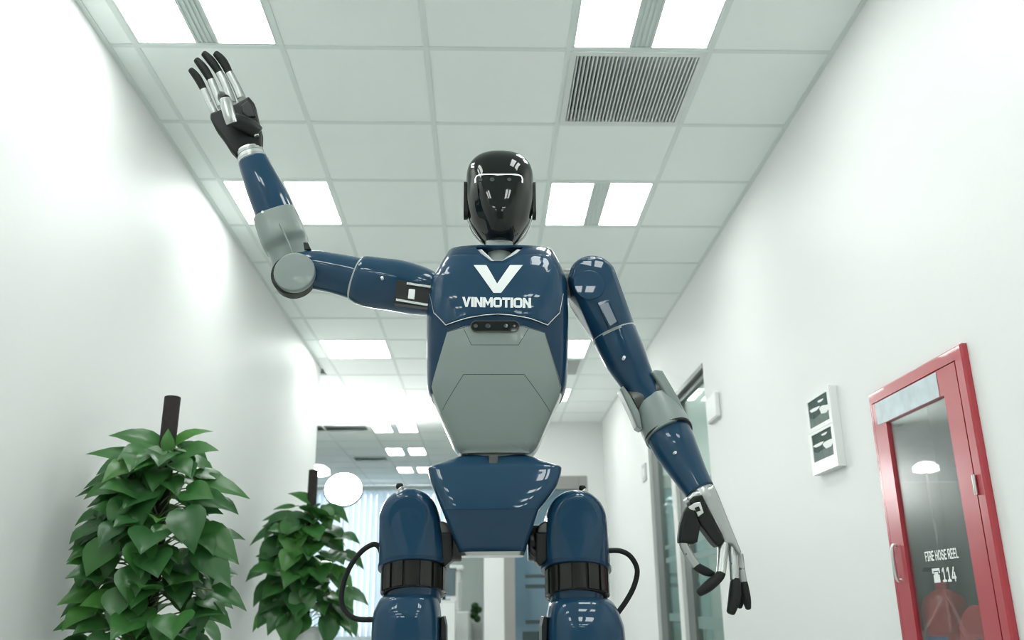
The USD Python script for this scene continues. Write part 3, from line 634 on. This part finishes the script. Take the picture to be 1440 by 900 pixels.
# ---- head
HS = [(219.3, 694, 712, .012, 2.2), (221, 683, 723, .035, 2.2), (225, 671.5, 734, .057, 2.3), (232, 663, 742, .076, 2.4), (242, 657.5, 747.5, .091, 2.5), (256, 655.5, 750, .101, 2.6), (280, 655, 750.5, .108, 2.6),
      (300, 657, 748.5, .109, 2.5), (314, 661, 744.5, .108, 2.4), (326, 667.5, 738, .104, 2.3), (336, 675, 731, .096, 2.2), (343, 682, 724, .084, 2.2), (347.5, 690, 716, .066, 2.1)]
hz, ha, hb, hf, he = table(HS)
def wedge(x, z):
    """the face is cut in flat planes: a nose plane narrowing from the camera bar to the chin"""
    t = np.clip((hz_top - z) / (hz_top - hz_bot), 0, 1); half = .066 * (1 - t) + .020 * t
    s = np.clip((abs(x - HX) - half) / .03, 0, 1); return .010 * (s * s * (3 - 2 * s)) * np.clip((hz_top + .02 - z) / .03, 0, 1) * np.clip((z - hz_bot) / .05 + .6, 0, 1)
HX = W(703, 280)[0]; hz_top, hz_bot = W(703, 256)[2], W(703, 338)[2]
def head_surf(x, z):
    a, b = np.interp(z, hz, ha), np.interp(z, hz, hb); u = min(abs((x - (a + b) / 2) / ((b - a) / 2)), .98)
    n = np.interp(z, hz, he); return D - np.interp(z, hz, hf) * (1 - u ** n) ** (1 / n) + wedge(x, z)
hv = body_loft(HS, .06, 0, 5, 112)
fr_ = hv.vertices[:, 1] < D - .004
hv.vertices[fr_, 1] += [wedge(x, z) for x, _, z in hv.vertices[fr_]]
head = obj('head', body_loft([(a, l + 1.0 - .8 * (i > 6), r - 1.0 + .8 * (i > 6), min(f, .055) * .8, e) for i, (a, l, r, f, e) in enumerate(HS[:-1])], .11), silver_m, robot, 40, label='silver back of the head')
obj('visor', hv, visor_m, head, 50, label='mirror black face visor')
obj('jaw_rim', limb([(657, 308, .7), (661.5, 322, 1.1), (669, 333.5, 1.4), (678, 341.5, 1.4), (684, 345.5, .8)], 2, 4, 2.2), silver_m, head, 50, label='silver jaw edge')
obj('jaw_rim', limb([(748.5, 308, .7), (744, 322, 1.1), (737, 333.5, 1.4), (728, 341.5, 1.4), (722, 345.5, .8)], 2, 4, 2.2), silver_m, head, 50, label='silver jaw edge')
obj('jaw', limb([(703, 338, 26, .02), (703, 346, 22, .015), (703, 350, 16, .012)], 2.2, 3, 1.6), silver_m, head, 40, label='silver underside of the jaw')
obj('light_bar', strip([(668.5, 257), (668.2, 252), (670, 248), (674, 246.3), (700, 245.9), (729, 246.3), (733, 248), (734.8, 252), (734.5, 257)], .0036, head_surf, .0022, .003), glow_m, head, label='white light outline above the face cameras')
for x, r in ((676, 3), (692, 3.4), (716, 3)):
    p = onto(x, 253, head_surf); obj('lens', cyl(p - (0, .003, 0), p + (0, .002, 0), r * mpp(p), .0006, N=20), lens_m, head, 40)
for x0, x1, c in ((652.5, 658, -1), (748, 753.5, 1)):
    a, b = W(x0, 257), W(x1, 309); g = LineString([(D - .002, W(703, 266)[2]), (D - .002, W(703, 300)[2])]).buffer(.020)
    m = tm(cs_(np.array(g.exterior.coords[:-1])).extrude(b[0] - a[0])); v = m.vertices.copy(); m.vertices = np.stack([a[0] + v[:, 2], v[:, 0], v[:, 1]], 1); m.fix_normals()
    ear = obj('ear_panel', m, black_m, head, 30, label='slim black ear disc')
# ---- raised arm
arm = obj('upper_arm_shell', limb([(503, 392.5, 31), (509, 394, 34.5), (530, 398, 36.2), (556, 401.5, 36.5), (585, 408, 35), (606, 413, 31), (618, 415, 26)], 2.3, 5, 1, (.002, .004)), blue_m, robot, 35, label='blue upper arm of the raised arm')
obj('upper_arm_lower', limb([(418, 378, 24), (432, 379, 26.5), (446, 380, 27.6), (468, 384, 28), (488, 388.5, 29.2), (503, 392.5, 30)], 2.2, 5, 1), blue_m, robot, 35, label='blue lower half of the raised upper arm')
obj('seam_ring', limb([(501.5, 392, 31.6), (504.5, 393, 31.8)], 2.3, 1, 1), neck_m, robot, 35, label='thin silver arm seam')
def arm_surf(x, z): return D - .072
rec = obj('arm_recess', pillow([(558, 393), (607, 401), (603, 432), (553, 426)], -.0745, -.05, .001, .001), black_m, robot, 30, label='black recess near the raised shoulder')
obj('rail', pillow([(572, 396.5), (606, 401.5), (605.5, 405), (571.5, 400)], -.079, -.072, .0008, 0), alu_m, rec, 30); obj('rail', pillow([(557, 419.5), (602, 427), (601.5, 430.5), (556.5, 423)], -.079, -.072, .0008, 0), alu_m, rec, 30)
obj('sticker', pillow([(575, 406), (584, 407), (582.5, 421), (573.5, 419.5)], -.0765, -.073, .0003, 0), white_m, rec, label='white sticker')
p = W(537, 390, -.083); obj('screw', cyl(p, p + (0, .02, 0), .004, .001, N=14), white_m, arm, 40)
sk = obj('shoulder_joint', limb([(592, 412, 27), (612, 414, 27), (625, 414, 24)], 2, 2, 1), gun_m, robot, 40)
elb = obj('elbow', disc(410.5, 384.5, 30, -.048, .0, .005), black_m, robot, 40, label='black elbow joint')
obj('elbow_cap', disc(413.5, 381.5, 29, -.068, -.044, .005), grey_m, elb, 40, label='grey round elbow cap')
clamp = obj('elbow_clamp', limb([(387.5, 306, 29.5), (391, 315, 30.5), (399, 335, 31.5, 0, .95), (402.5, 343, 31.2, 0, .92), (405.5, 350.5, 28, 0, .74), (409, 362, 27.5, 0, .70), (413, 381, 28, 0, .66)], 3.6, 4, .95, (.003, .003)), grey_m, robot, 35, label='grey elbow clamp of the raised arm')
obj('clamp_ridge', limb([(393, 314, 1.4, -.062), (406, 343, 1.4, -.064), (411, 358, 1.2, -.058)], 2, 2, 1), grey_m, clamp, 40)
p = W(430, 345, 0); obj('clamp_gap', pillow([(424, 340), (433, 341), (437, 350), (428, 352)], -.03, .03, .002, .001), black_m, clamp, 30)
fo = obj('forearm', limb([(391, 312, 27.5, 0), (384, 292, 27, -.004), (372, 265, 25, -.012), (356, 227.5, 20.5, -.02)], 2.3, 6, .95, (0, .003)), blue_m, robot, 35, label='dark blue raised forearm')
p = W(369, 298, -.058); obj('screw', cyl(p, p + (0, .02, 0), .0042, .001, N=14), white_m, fo, 40)
obj('forearm_edge', limb([(408, 287, 1.3, -.006), (398.5, 263.5, 1.3, -.012), (377, 222, 1.2, -.02)], 2, 3, 2), silver_m, fo, 40, label='silver side seam of the forearm')
wr_ = obj('wrist', limb([(357, 229, 18.5, -.02), (353.5, 221, 18.5, -.02), (350, 211, 17, -.02)], 2, 3, .9), silver_m, robot, 35, label='silver wrist of the raised hand')
obj('wrist_ring', limb([(355.6, 226, 20, -.02), (354.4, 222.5, 20, -.02)], 2, 1, .9), alu_m, wr_, 35); obj('wrist_ring', limb([(352.4, 217.5, 19, -.02), (351.2, 214, 19, -.02)], 2, 1, .9), alu_m, wr_, 35)
Hy = -.02
palm = obj('palm', pillow([(332, 219), (322, 209), (314, 196), (302, 180), (294.5, 165), (295, 158), (330, 145), (344, 137), (349, 134), (356.5, 143), (361.5, 165), (366.5, 184), (366, 205)], Hy - .022, Hy + .018, .009, .003), rubber_m, robot, 40, label='black palm of the raised hand')
obj('palm_pad', pillow([(338, 148), (348, 140), (355, 146), (360, 164), (348, 165), (340, 158)], Hy - .026, Hy - .01, .004, .002), black_m, palm, 40)
obj('thumb_base', limb([(361, 186, 10.5, Hy - .018), (350, 178, 11.5, Hy - .03), (338, 172, 11, Hy - .042), (328, 168, 9, Hy - .048)], 2, 5, 1, (.006, .006)), black_m, palm, 50)
obj('thumb_motor', limb([(355, 179, 3.5, Hy - .026), (361, 191, 3.5, Hy - .026)], 2, 1, 1, (.002, .002)), silver_m, palm, 40)
def finger(secs, name, label, base_m, tip_m, split, parent, r0=1.0):
    secs = [(q[0], q[1], q[2] * 1.13, q[3]) for q in secs]
    a = obj(name, limb(secs[:split + 1], 2.6, 4, 1, (.002, .002), N=24), base_m, parent, 45, label=label)
    obj('fingertip', limb(secs[split:], 2.2, 5, 1, (.003, .006), N=24), tip_m, a, 50, label='black rubber fingertip')
    for q in range(1, split):
        x, y, r_, dy = secs[q]; pp = W(x, y, dy - .006); obj('knuckle', cyl(pp - (.0075, 0, .0), pp + (.0075, 0, 0), .0042, .001, N=14), gun_m, a, 40)
    return a
th = finger([(327, 174, 7.4, Hy - .055), (322, 160, 7.6, Hy - .062), (317, 141, 7.2, Hy - .066), (313, 137, 6, Hy - .055), (312, 134, 5, Hy - .04)], 'thumb', 'silver thumb folded over the raised palm', alu_m, black_m, 2, robot)
for s in ([(302, 160, 5.0, Hy), (294, 143, 4.6, Hy - .002), (287, 127, 4.6, Hy - .004), (286, 125, 4.4, Hy - .004), (278, 110, 4.9, Hy - .010), (269, 99, 3.8, Hy - .018)],
          [(312, 150, 5.6, Hy), (304, 131, 5.2, Hy - .002), (297, 114, 5.0, Hy - .004), (296, 112, 4.8, Hy - .004), (287, 97, 5.4, Hy - .010), (277, 85, 4.2, Hy - .018)],
          [(326, 145, 5.8, Hy), (318, 122, 5.3, Hy - .002), (309, 104, 5.0, Hy - .004), (308, 102, 4.8, Hy - .004), (298, 87, 5.4, Hy - .010), (287.5, 76, 4.2, Hy - .018)],
          [(340, 139, 5.6, Hy), (332, 121, 5.1, Hy - .002), (323, 104, 4.9, Hy - .004), (322, 102, 4.7, Hy - .004), (314, 87, 5.4, Hy - .010), (304, 76, 4.2, Hy - .018)]):
    finger(s, 'finger', 'silver finger of the raised hand', alu_m, rubber_m, 2, robot)
# ---- lowered arm
sh = W(830, 402, 0); rs = 33 * mpp(sh); ring = []
for y in (-.074, .074):
    b = .012; rr_ = rs if False else rs - b
    for a in np.linspace(0, 2 * np.pi, 40, endpoint=False): ring.append((sh[0] + rr_ * math.cos(a), D + y, sh[2] + rr_ * math.sin(a)))
for y in (-.062, .062):
    for a in np.linspace(0, 2 * np.pi, 40, endpoint=False): ring.append((sh[0] + rs * math.cos(a), D + y, sh[2] + rs * math.sin(a)))
ax0, ax1 = W(838, 418), W(864, 470); tt = (ax1 - ax0) / np.linalg.norm(ax1 - ax0); uu = np.cross(tt, [0, 1, 0]); uu /= np.linalg.norm(uu); r_ = 31.5 * mpp(ax1)
for a in np.linspace(0, 2 * np.pi, 48, endpoint=False): ring.append(ax1 + uu * r_ * math.cos(a) + np.array([0, 1, 0]) * r_ * math.sin(a))
shd = obj('shoulder_shell', hull(ring), blue_m, robot, 28, label='blue shoulder shell of the lowered arm')
obj('shoulder_cap', disc(829, 400, 22, -.0775, -.07, .003), blue_m, shd, 40, label='flat round shoulder cap')
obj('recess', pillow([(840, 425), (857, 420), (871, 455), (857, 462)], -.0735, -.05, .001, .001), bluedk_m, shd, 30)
obj('recess_plate', pillow([(843, 429), (855, 425), (867.5, 452), (858, 459)], -.0755, -.06, .0008, 0), greyblue_m, shd, 30, label='silver plate in the arm recess')
obj('seam_ring', limb([(863, 468.5, 32.4), (864.6, 472, 32.4)], 2, 1, 1), neck_m, robot, 35, label='thin silver seam of the lowered arm')
obj('shoulder_joint', limb([(780, 400, 22), (798, 398, 21), (812, 400, 22)], 2, 2, 1), gun_m, robot, 40)
ua = obj('upper_arm_lower', limb([(864, 470, 31.5), (872, 488, 31.3), (880, 505, 30), (889, 522, 27), (899, 540, 24.5), (914, 566, 23.5)], 2.3, 5, 1, (0, .003)), blue_m, robot, 35, label='blue lower half of the lowered upper arm')
p = W(878, 502, -.078); obj('screw', cyl(p, p + (0, .02, 0), .0042, .001, N=14), white_m, ua, 40)
el2 = obj('elbow_clamp', limb([(921, 571, 33, .012), (929, 588, 34.2, -.004), (941, 611, 35.2, -.024)], 2.15, 3, 1, (.004, .002)), grey_m, robot, 35, label='grey elbow clamp of the lowered arm')
obj('clamp_prong', pillow([(871.5, 546), (877, 542), (886, 554), (900, 580), (904, 604), (896, 600), (889, 583)], -.045, .01, .006, .002), grey_m, el2, 35)
obj('clamp_prong', pillow([(916, 523), (922, 519), (932, 520.5), (944, 541), (955, 560), (962, 577), (941, 580), (937, 556), (925, 536)], -.05, .02, .006, .002), grey_m, el2, 35)
obj('elbow_pin', cyl(W(888, 566, -.01), W(936, 544, -.01), .032, .003), gun_m, el2, 40)
obj('clamp_lip', limb([(940.5, 610, 34.8, -.0235), (941.6, 612.2, 34.0, -.0255)], 2.4, 1, 1), black_m, el2, 40)
fa = obj('forearm', limb([(937, 604, 32, -.016), (947, 624, 31.3, -.036), (957, 643, 28.6, -.05), (972, 670, 24, -.07), (984, 690, 21.3, -.085)], 2.2, 5, .95, (0, .003)), blue_m, robot, 35, label='dark blue lowered forearm')
for x, y in ((950, 636), (969, 608)):
    p = W(x, y, -.108 if x == 950 else -.06); obj('screw', cyl(p, p + (0, .02, 0), .0038, .001, N=14), white_m if x == 950 else black_m, fo if False else fa, 40)
obj('wrist', limb([(984, 689, 19.5, -.08), (986.5, 696, 20, -.085), (989, 702, 20, -.085)], 2, 2, .9), alu_m, robot, 35, label='silver wrist of the lowered hand')
hb = -.085
back = obj('hand_back', pillow([(966, 701), (975, 690), (1005, 681), (1011, 694), (1028, 737), (1044.5, 777), (1042, 782), (1032, 766), (1018, 762), (1000, 726), (986, 700), (972, 706)], hb - .030, hb + .026, .010, .002), alu_m, robot, 40, label='silver back of the lowered hand')
pm = obj('palm', pillow([(970, 705), (975, 698), (988, 695.5), (1000, 724), (1020, 760), (1010, 769), (1003, 762), (986, 739), (978, 724)], hb - .035, hb + .012, .006, .002), rubber_m, robot, 40, label='black palm side of the lowered hand')
obj('actuator', pillow([(968, 713), (977, 707), (985, 705.5), (990, 721), (982, 727), (978, 718), (970, 717)], hb - .041, hb - .02, .002, .001), silver_m, pm, 30, label='silver actuator block')
obj('actuator_gap', pillow([(977, 714), (983, 712), (985.5, 718), (979.5, 720)], hb - .0425, hb - .03, .0005, 0), black_m, pm, 30)
obj('thumb_base', pillow([(968, 711), (978, 716), (986, 740), (982, 762), (976, 765), (955.5, 763), (955, 757), (957, 738), (963, 719)], hb - .042, hb - .006, .010, .002), rubber_m, robot, 40, label='black thumb base of the lowered hand')
finger([(961, 764, 5.6, hb - .024), (968, 779, 5.8, hb - .026), (979, 795, 5.4, hb - .028), (980.5, 797, 5.6, hb - .028), (991, 803, 5.6, hb - .026), (1002, 807, 3.6, hb - .022)], 'thumb', 'silver thumb of the lowered hand', alu_m, rubber_m, 2, robot)
finger([(1018, 761, 7, hb - .010), (1016, 785, 6.2, hb - .018), (1014, 806, 5.8, hb - .026), (1012, 810, 6.0, hb - .028), (999, 822, 6.8, hb - .034), (984, 833, 5.0, hb - .036)], 'finger', 'silver index finger of the lowered hand, bent inward', alu_m, rubber_m, 2, robot)
finger([(1030, 768, 6.6, hb + .004), (1032, 793, 6.0, hb - .002), (1033, 815, 5.8, hb - .006), (1034, 820, 6.6, hb - .008), (1033, 838, 7.6, hb - .012), (1028, 860, 5.6, hb - .018)], 'finger', 'silver middle finger of the lowered hand', alu_m, rubber_m, 2, robot)
finger([(1039, 780, 5.4, hb + .016), (1042, 800, 5.0, hb + .014), (1045, 818, 4.8, hb + .012), (1046, 821, 5.0, hb + .012), (1049, 838, 5.6, hb + .008), (1052, 854, 3.8, hb + .004)], 'finger', 'silver ring finger of the lowered hand', alu_m, rubber_m, 2, robot)
finger([(1034, 776, 4.6, hb + .026), (1040, 797, 4.4, hb + .026), (1044, 812, 4.2, hb + .026), (1045, 816, 4.4, hb + .026), (1043, 834, 5.0, hb + .024), (1040, 852, 3.8, hb + .02)], 'finger', 'silver little finger behind the others', alu_m, rubber_m, 2, robot)
# ---- legs
TILT = .24
def tilt(m):
    """the thigh's lower rim and band are cut aslant, higher in front"""
    m.vertices = m.vertices + np.c_[np.zeros(len(m.vertices)), np.zeros(len(m.vertices)), -(m.vertices[:, 1] - D) * TILT]; return m
def leg(side, inner, cx, cy, R, bot, band, knee):
    """cx,cy,R: round hip disc; bot: rim ellipse centre and half width; band, knee: section lists"""
    c = W(cx, cy); r = R * mpp(c); P = []
    for y, rr_ in ((-.080, r * .70), (-.079, r * .76), (-.073, r * .88), (-.062, r * .96), (-.046, r), (.06, r), (.08, r * .85)):
        for a in np.linspace(0, 2 * np.pi, 72, endpoint=False): P.append((c[0] + rr_ * math.cos(a), D + y, c[2] + rr_ * math.sin(a)))
    b = W(bot[0], bot[1]); rb = bot[2] * mpp(b)
    for dz, k in ((.030, .985), (.004, 1.0), (0, .985)):
        for a in np.linspace(0, 2 * np.pi, 72, endpoint=False): P.append((b[0] + rb * k * math.cos(a), D + rb * k * math.sin(a), b[2] + dz - rb * k * math.sin(a) * TILT))
    t = obj('thigh_shell', hull(P), blue_m, robot, 30, label='glossy blue thigh shell on the ' + side)
    o_ = (1 if cx > 700 else -1) * .0025
    obj('back_shell', cyl((c[0] + o_, D + .012, c[2]), (c[0] + o_, D + .083, c[2]), r * 1.02, .004, N=56), grey_m, t, 40, label='grey rear shell of the thigh')
    obj('hip_disc', cyl((c[0], D - .0815, c[2]), (c[0], D - .076, c[2]), r * .66, .0012, N=56), blue_m, t, 40)
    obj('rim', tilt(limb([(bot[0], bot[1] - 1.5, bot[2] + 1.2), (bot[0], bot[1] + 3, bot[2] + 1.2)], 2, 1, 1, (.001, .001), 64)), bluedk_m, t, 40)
    bd_ = obj('thigh_band', tilt(limb([(band[0], band[1], band[3]), (band[0], band[2], band[3])], 2, 1, 1, N=64)), black_m, robot, 40, label='black ribbed thigh band on the ' + side)
    p0, p1 = W(band[0], band[1] + 4), W(band[0], band[2] - 1); rad = band[3] * mpp(p0)
    for k in range(14):
        a0_, a1_ = (k + .10) * 2 * math.pi / 14, (k + .90) * 2 * math.pi / 14; arc = np.linspace(a0_, a1_, 5)
        q = [((rad + .0055) * math.cos(a), (rad + .0055) * math.sin(a)) for a in arc] + [((rad - .002) * math.cos(a), (rad - .002) * math.sin(a)) for a in arc[::-1]]
        obj('rib', tilt(tm(cs_(np.array(q)).extrude(p0[2] - p1[2])).apply_translation((p0[0], D, p1[2]))), rib_m, bd_, 30)
    k_ = obj('knee_shell', body_loft([(y, l, r2, (r2 - l) / 2 * .00187 * 1.12, n) for y, l, r2, n in knee], .10, 0, 5, 96), blue_m, robot, 32, label='blue knee shell on the ' + side)
    obj('knee_collar', tilt(limb([(band[0], band[2] - 12, band[3] - 4), (band[0] + .5, band[2] + 12, band[3] - 5)], 2, 1, 1, N=56)), blue_m, k_, 40)
    s_ = 1 if side == 'left' else -1
    obj('knee_side', pillow([(inner, 868), (inner + s_ * 5, 866), (inner + s_ * 8, 880), (inner + s_ * 8, 925), (inner, 925)], -.055, .06, .004, .002), black_m, k_, 40, label='black inner side of the knee')
    kx = W((knee[-2][1] + knee[-2][2]) / 2, 900)[0]
    obj('shin', loft([(kx, D + .01, .40), (kx, D + .01, .34), (kx, D + .015, .30), (kx, D + .03, .18), (kx, D + .03, .085)], [(.075, 0, 0), (.07, 0, 0), (.068, 0, 0), (.05, 0, 0), (.042, 0, 0)], [(0, .085, 0), (0, .08, 0), (0, .075, 0), (0, .055, 0), (0, .05, 0)], 2.6, 40), blue_m, robot, 35)
    obj('foot', hull([(kx + sx * (.05 - i), D + .03 + sy, z) for z, i, ys in ((.0, 0, (-.17, .09)), (.03, 0, (-.17, .09)), (.09, .015, (-.04, .07))) for sx in (-1, 1) for sy in ys]), black_m, robot, 30)
leg('left', 619, 577, 731, 40.5, (582, 797, 49), (582, 797, 836, 42.5), [(835.5, 552, 603, 2.6), (837, 544, 611, 2.8), (841, 537, 616, 3), (850, 532, 618.5, 3.2), (863, 527, 620, 3.4), (885, 524.5, 621, 3.4), (915, 524, 621, 3.4), (930, 527, 619, 3.4)])
leg('right', 770, 808.5, 734, 41.5, (810, 800, 48.5), (811, 800, 840, 42), [(841, 785, 846, 2.6), (842.5, 778, 853, 2.8), (847, 773, 859, 3), (856, 770, 865, 3.2), (868, 768.5, 870, 3.4), (885, 768, 875, 3.4), (915, 768, 877, 3.4), (930, 771, 874, 3.4)])
for s, jx, x0, x1 in ((-1, 628, 606, 650), (1, 762, 742, 786)):
    obj('hip_joint', cyl(W(x0, 764, .02), W(x1, 764, .02), .046, .006), rib_m, robot, 40, label='dark metal hip joint')
    obj('hip_plate', disc(jx + s * 8, 748, 15, -.045, .05, .008), gun_m, robot, 40, label='gunmetal hip side plate')
    obj('hip_bracket', pillow([(jx - 10, 748), (jx + 9, 748), (jx + 8, 788), (jx - 3, 797), (jx - 8, 790)], -.05, .03, .008, .003), black_m, robot, 40)
obj('hip_hook', limb([(764, 777, 7, -.03), (755, 779, 6, -.035), (748, 774, 4.6, -.035), (746.5, 770, 3.4, -.035)], 2, 5, 1, (.002, .003), N=24), black_m, robot, 50, label='small black hook inside the hip')
for kx, ky in ((562, 686), (819, 689)):
    kb = obj('hip_valve', limb([(kx + 1, ky + 22, 6.5, -.02), (kx + 1, ky + 6, 6, -.02), (kx, ky + 2, 6.5, -.02)], 2, 3, 1, (0, .002), N=24), silver_m, robot, 40, label='silver valve above the thigh')
    obj('knob', limb([(kx, ky + 2, 4, -.02), (kx, ky - 2, 5.2, -.02), (kx, ky - 5, 4.4, -.02)], 2, 3, 1, (.002, .002), N=24), black_m, kb, 50, label='black knob')
def cable(pts, label): obj('cable', tube([W(x, y, d) for x, y, d in pts], .0066, 14, 8), rubber_m, robot, 50, label=label)
cable([(537, 780, 0), (534, 771, 0), (529, 766, 0), (522, 766.5, 0), (509, 775, 0), (494, 794, 0), (483, 820, 0), (480.5, 846, 0), (488, 862, 0), (502, 870.5, 0), (526, 871.5, 0)], 'black cable looping out from the left thigh')
cable([(849, 777, 0), (856, 774.5, 0), (873, 775, 0), (887, 783, 0), (896, 801, 0), (892, 823, 0), (882, 843, 0), (868, 863, 0)], 'black cable looping out from the right thigh')
# ------------------------------------------------------------------ pothos plants on moss poles
def leaf_mesh(base, tip, up, width, curl=.12, fold=.18):
    """heart-shaped leaf: 6 x 4 quads, folded along the midrib and arched from base to tip"""
    base, tip = np.asarray(base, float), np.asarray(tip, float); d = tip - base; L = np.linalg.norm(d); d /= L
    s = np.cross(d, up); s /= np.linalg.norm(s); n = np.cross(s, d)
    U = [-.08, .04, .2, .4, .62, .82, 1.0]; Wd = [.34, .78, 1.0, .96, .68, .32, .0]
    v = []
    for u, w_ in zip(U, Wd):
        for k in (-1, -.5, 0, .5, 1):
            uu_ = u + (.09 if (u < 0 and k == 0) else 0) - (.03 if u < .1 else 0) * abs(k)
            h_ = fold * width * abs(k) * w_ + curl * L * (4 * uu_ * (1 - uu_)) * .5 - curl * L * max(uu_, 0) ** 2 * .6 - .10 * width * (abs(k) * w_) ** 3
            v.append(base + d * (uu_ * L) + s * (k * w_ * width / 2) + n * h_)
    f = []
    for i in range(6):
        for j in range(4):
            a = i * 5 + j; f += [(a, a + 1, a + 6), (a, a + 6, a + 5)]
    return trimesh.Trimesh(np.array(v), np.array(f), process=False)
def pothos(px_top, Y, top, label, seed, heroes, n, zlo, zhi, rad, pot_z, lsize):
    rnd = random.Random(seed)
    p = at(*px_top, Y); X = p[0]
    t = thing('pothos_plant', label, 'potted plant', (X, Y, 0))
    obj('pole', cyl((X, Y, pot_z - .1), (X, Y, p[2]), .031, .004, N=24), pole_m, t, 40, label='dark brown moss pole')
    pr = [(0, .105), (.02, .12), (pot_z - .03, .150), (pot_z - .025, .158), (pot_z, .158), (pot_z, .148), (pot_z - .05, .145)]
    obj('pot', loft([(X, Y, a) for a, _ in pr], [(b, 0, 0) for _, b in pr], [(0, b, 0) for _, b in pr], 2, 48), pot_m, t, 40, label='white round pot')
    obj('soil', cyl((X, Y, pot_z - .06), (X, Y, pot_z - .03), .144, .002), soil_m, t)
    stems = []
    def add(base, tip, up, w_, m):
        st = np.array([X + rnd.uniform(-.02, .02), Y - .02 + rnd.uniform(-.02, .02), base[2] - rnd.uniform(.02, .12)])
        mid = (st + base) / 2 + np.array([0, 0, .03]); stems.append(tube([st, mid, base], .0028, 5, 3))
        obj('leaf', leaf_mesh(base, tip, up, w_, rnd.uniform(.06, .2), rnd.uniform(.1, .28)), leaf_ms[m], t, True)
    for bx, by, tx, ty, dy0, dy1, wf, m in heroes:
        b, e = at(bx, by, Y + dy0), at(tx, ty, Y + dy1); L = np.linalg.norm(e - b); add(b, e, np.array([rnd.uniform(-.2, .2), -.9, .7]), L * wf, m)
    for k in range(n):
        f_ = k / (n - 1); z = zhi + (zlo - zhi) * f_; a = k * 2.39996 + rnd.uniform(-.3, .3)
        if rnd.random() < .45: a = -math.pi / 2 + rnd.uniform(-1.5, 1.5)     # more leaves on the light side
        rr_ = np.interp(f_, [0, .12, .4, 1], [.4, .7, 1, 1]) * rad * rnd.uniform(.35, .78)
        o = np.array([math.cos(a), math.sin(a), 0]); b = np.array([X, Y, z]) + o * rr_
        L = lsize * rnd.uniform(.7, 1.2); dr = rnd.uniform(-1.35, -.25) if rnd.random() < .8 else rnd.uniform(-.2, .25)
        dd = o * math.cos(dr) + np.array([0, 0, math.sin(dr)]) + np.array([rnd.uniform(-.35, .35), rnd.uniform(-.2, .2), 0]); dd /= np.linalg.norm(dd)
        up = np.array([.25, -.6, .85]) + o * .5      # turned towards the open side of the corridor
        e = b + dd * L
        if e[0] < XL + .03: continue
        m = 0 if rnd.random() < .5 else 1
        if rnd.random() < .05: m = 2
        add(b, e, up, L * rnd.uniform(.8, 1.0), m)
    q = obj('stems', cat(stems), stem_m, t, True, kind='stuff')
    return t
H1 = [(222, 626, 153, 609, 0, -.05, .55, 1), (203, 644, 120, 636, -.02, -.06, .40, 1), (244, 628, 297, 602, 0, -.02, .42, 2), (252, 637, 306, 630, -.03, -.08, .62, 1), (238, 634, 236, 602, -.05, -.06, .62, 2),
      (188, 678, 104, 695, 0, -.04, .36, 0), (272, 674, 352, 698, 0, -.04, .40, 1), (205, 652, 168, 662, -.06, -.12, .8, 0), (225, 660, 214, 690, -.10, -.16, .9, 1), (248, 650, 268, 668, -.10, -.15, .9, 1),
      (186, 690, 121, 712, -.03, -.1, .62, 0), (198, 694, 196, 742, -.12, -.2, 1.0, 0), (262, 690, 300, 700, -.12, -.18, .8, 1), (274, 700, 330, 716, -.05, -.12, .5, 0), (238, 742, 226, 762, -.2, -.24, 1.6, 1), (170, 725, 120, 758, -.05, -.1, .75, 0),
      (285, 745, 336, 792, -.06, -.1, .6, 1), (280, 770, 326, 826, -.1, -.14, .6, 0), (300, 830, 347, 856, -.1, -.14, .5, 0), (150, 800, 95, 830, -.04, -.06, .6, 1), (250, 866, 242, 900, -.24, -.3, 1.5, 1), (170, 830, 160, 872, -.2, -.26, 1.0, 1), (140, 870, 98, 895, -.08, -.12, .6, 0),
      (185, 760, 125, 785, -.12, -.2, .75, 1), (260, 718, 272, 776, -.18, -.24, .8, 0), (215, 780, 222, 812, -.22, -.28, 1.2, 0), (190, 800, 182, 850, -.2, -.26, .9, 1)]
pothos((243, 558), 3.45, None, 'large leafy pothos plant on a brown pole by the left wall, nearer the camera', 11, H1, 165, .38, 1.11, .29, .36, .128)
H2 = [(440, 706, 405, 692, 0, -.05, .5, 1), (412, 712, 383, 716, 0, -.03, .35, 1), (415, 727, 368, 730, 0, -.05, .45, 1), (400, 738, 349, 765, 0, -.05, .40, 0), (450, 715, 466, 745, -.08, -.12, .8, 1), (458, 745, 484, 768, 0, -.05, .6, 2), (474, 800, 497, 828, 0, -.03, .55, 2),
      (466, 850, 496, 895, -.05, -.1, .35, 2), (395, 760, 362, 795, -.05, -.1, .8, 0), (430, 770, 400, 815, -.15, -.2, .7, 1)]
pothos((441, 661), 6.0, None, 'smaller looking pothos plant in a white pot farther down the left wall', 23, H2, 130, .46, 1.14, .33, .41, .165)
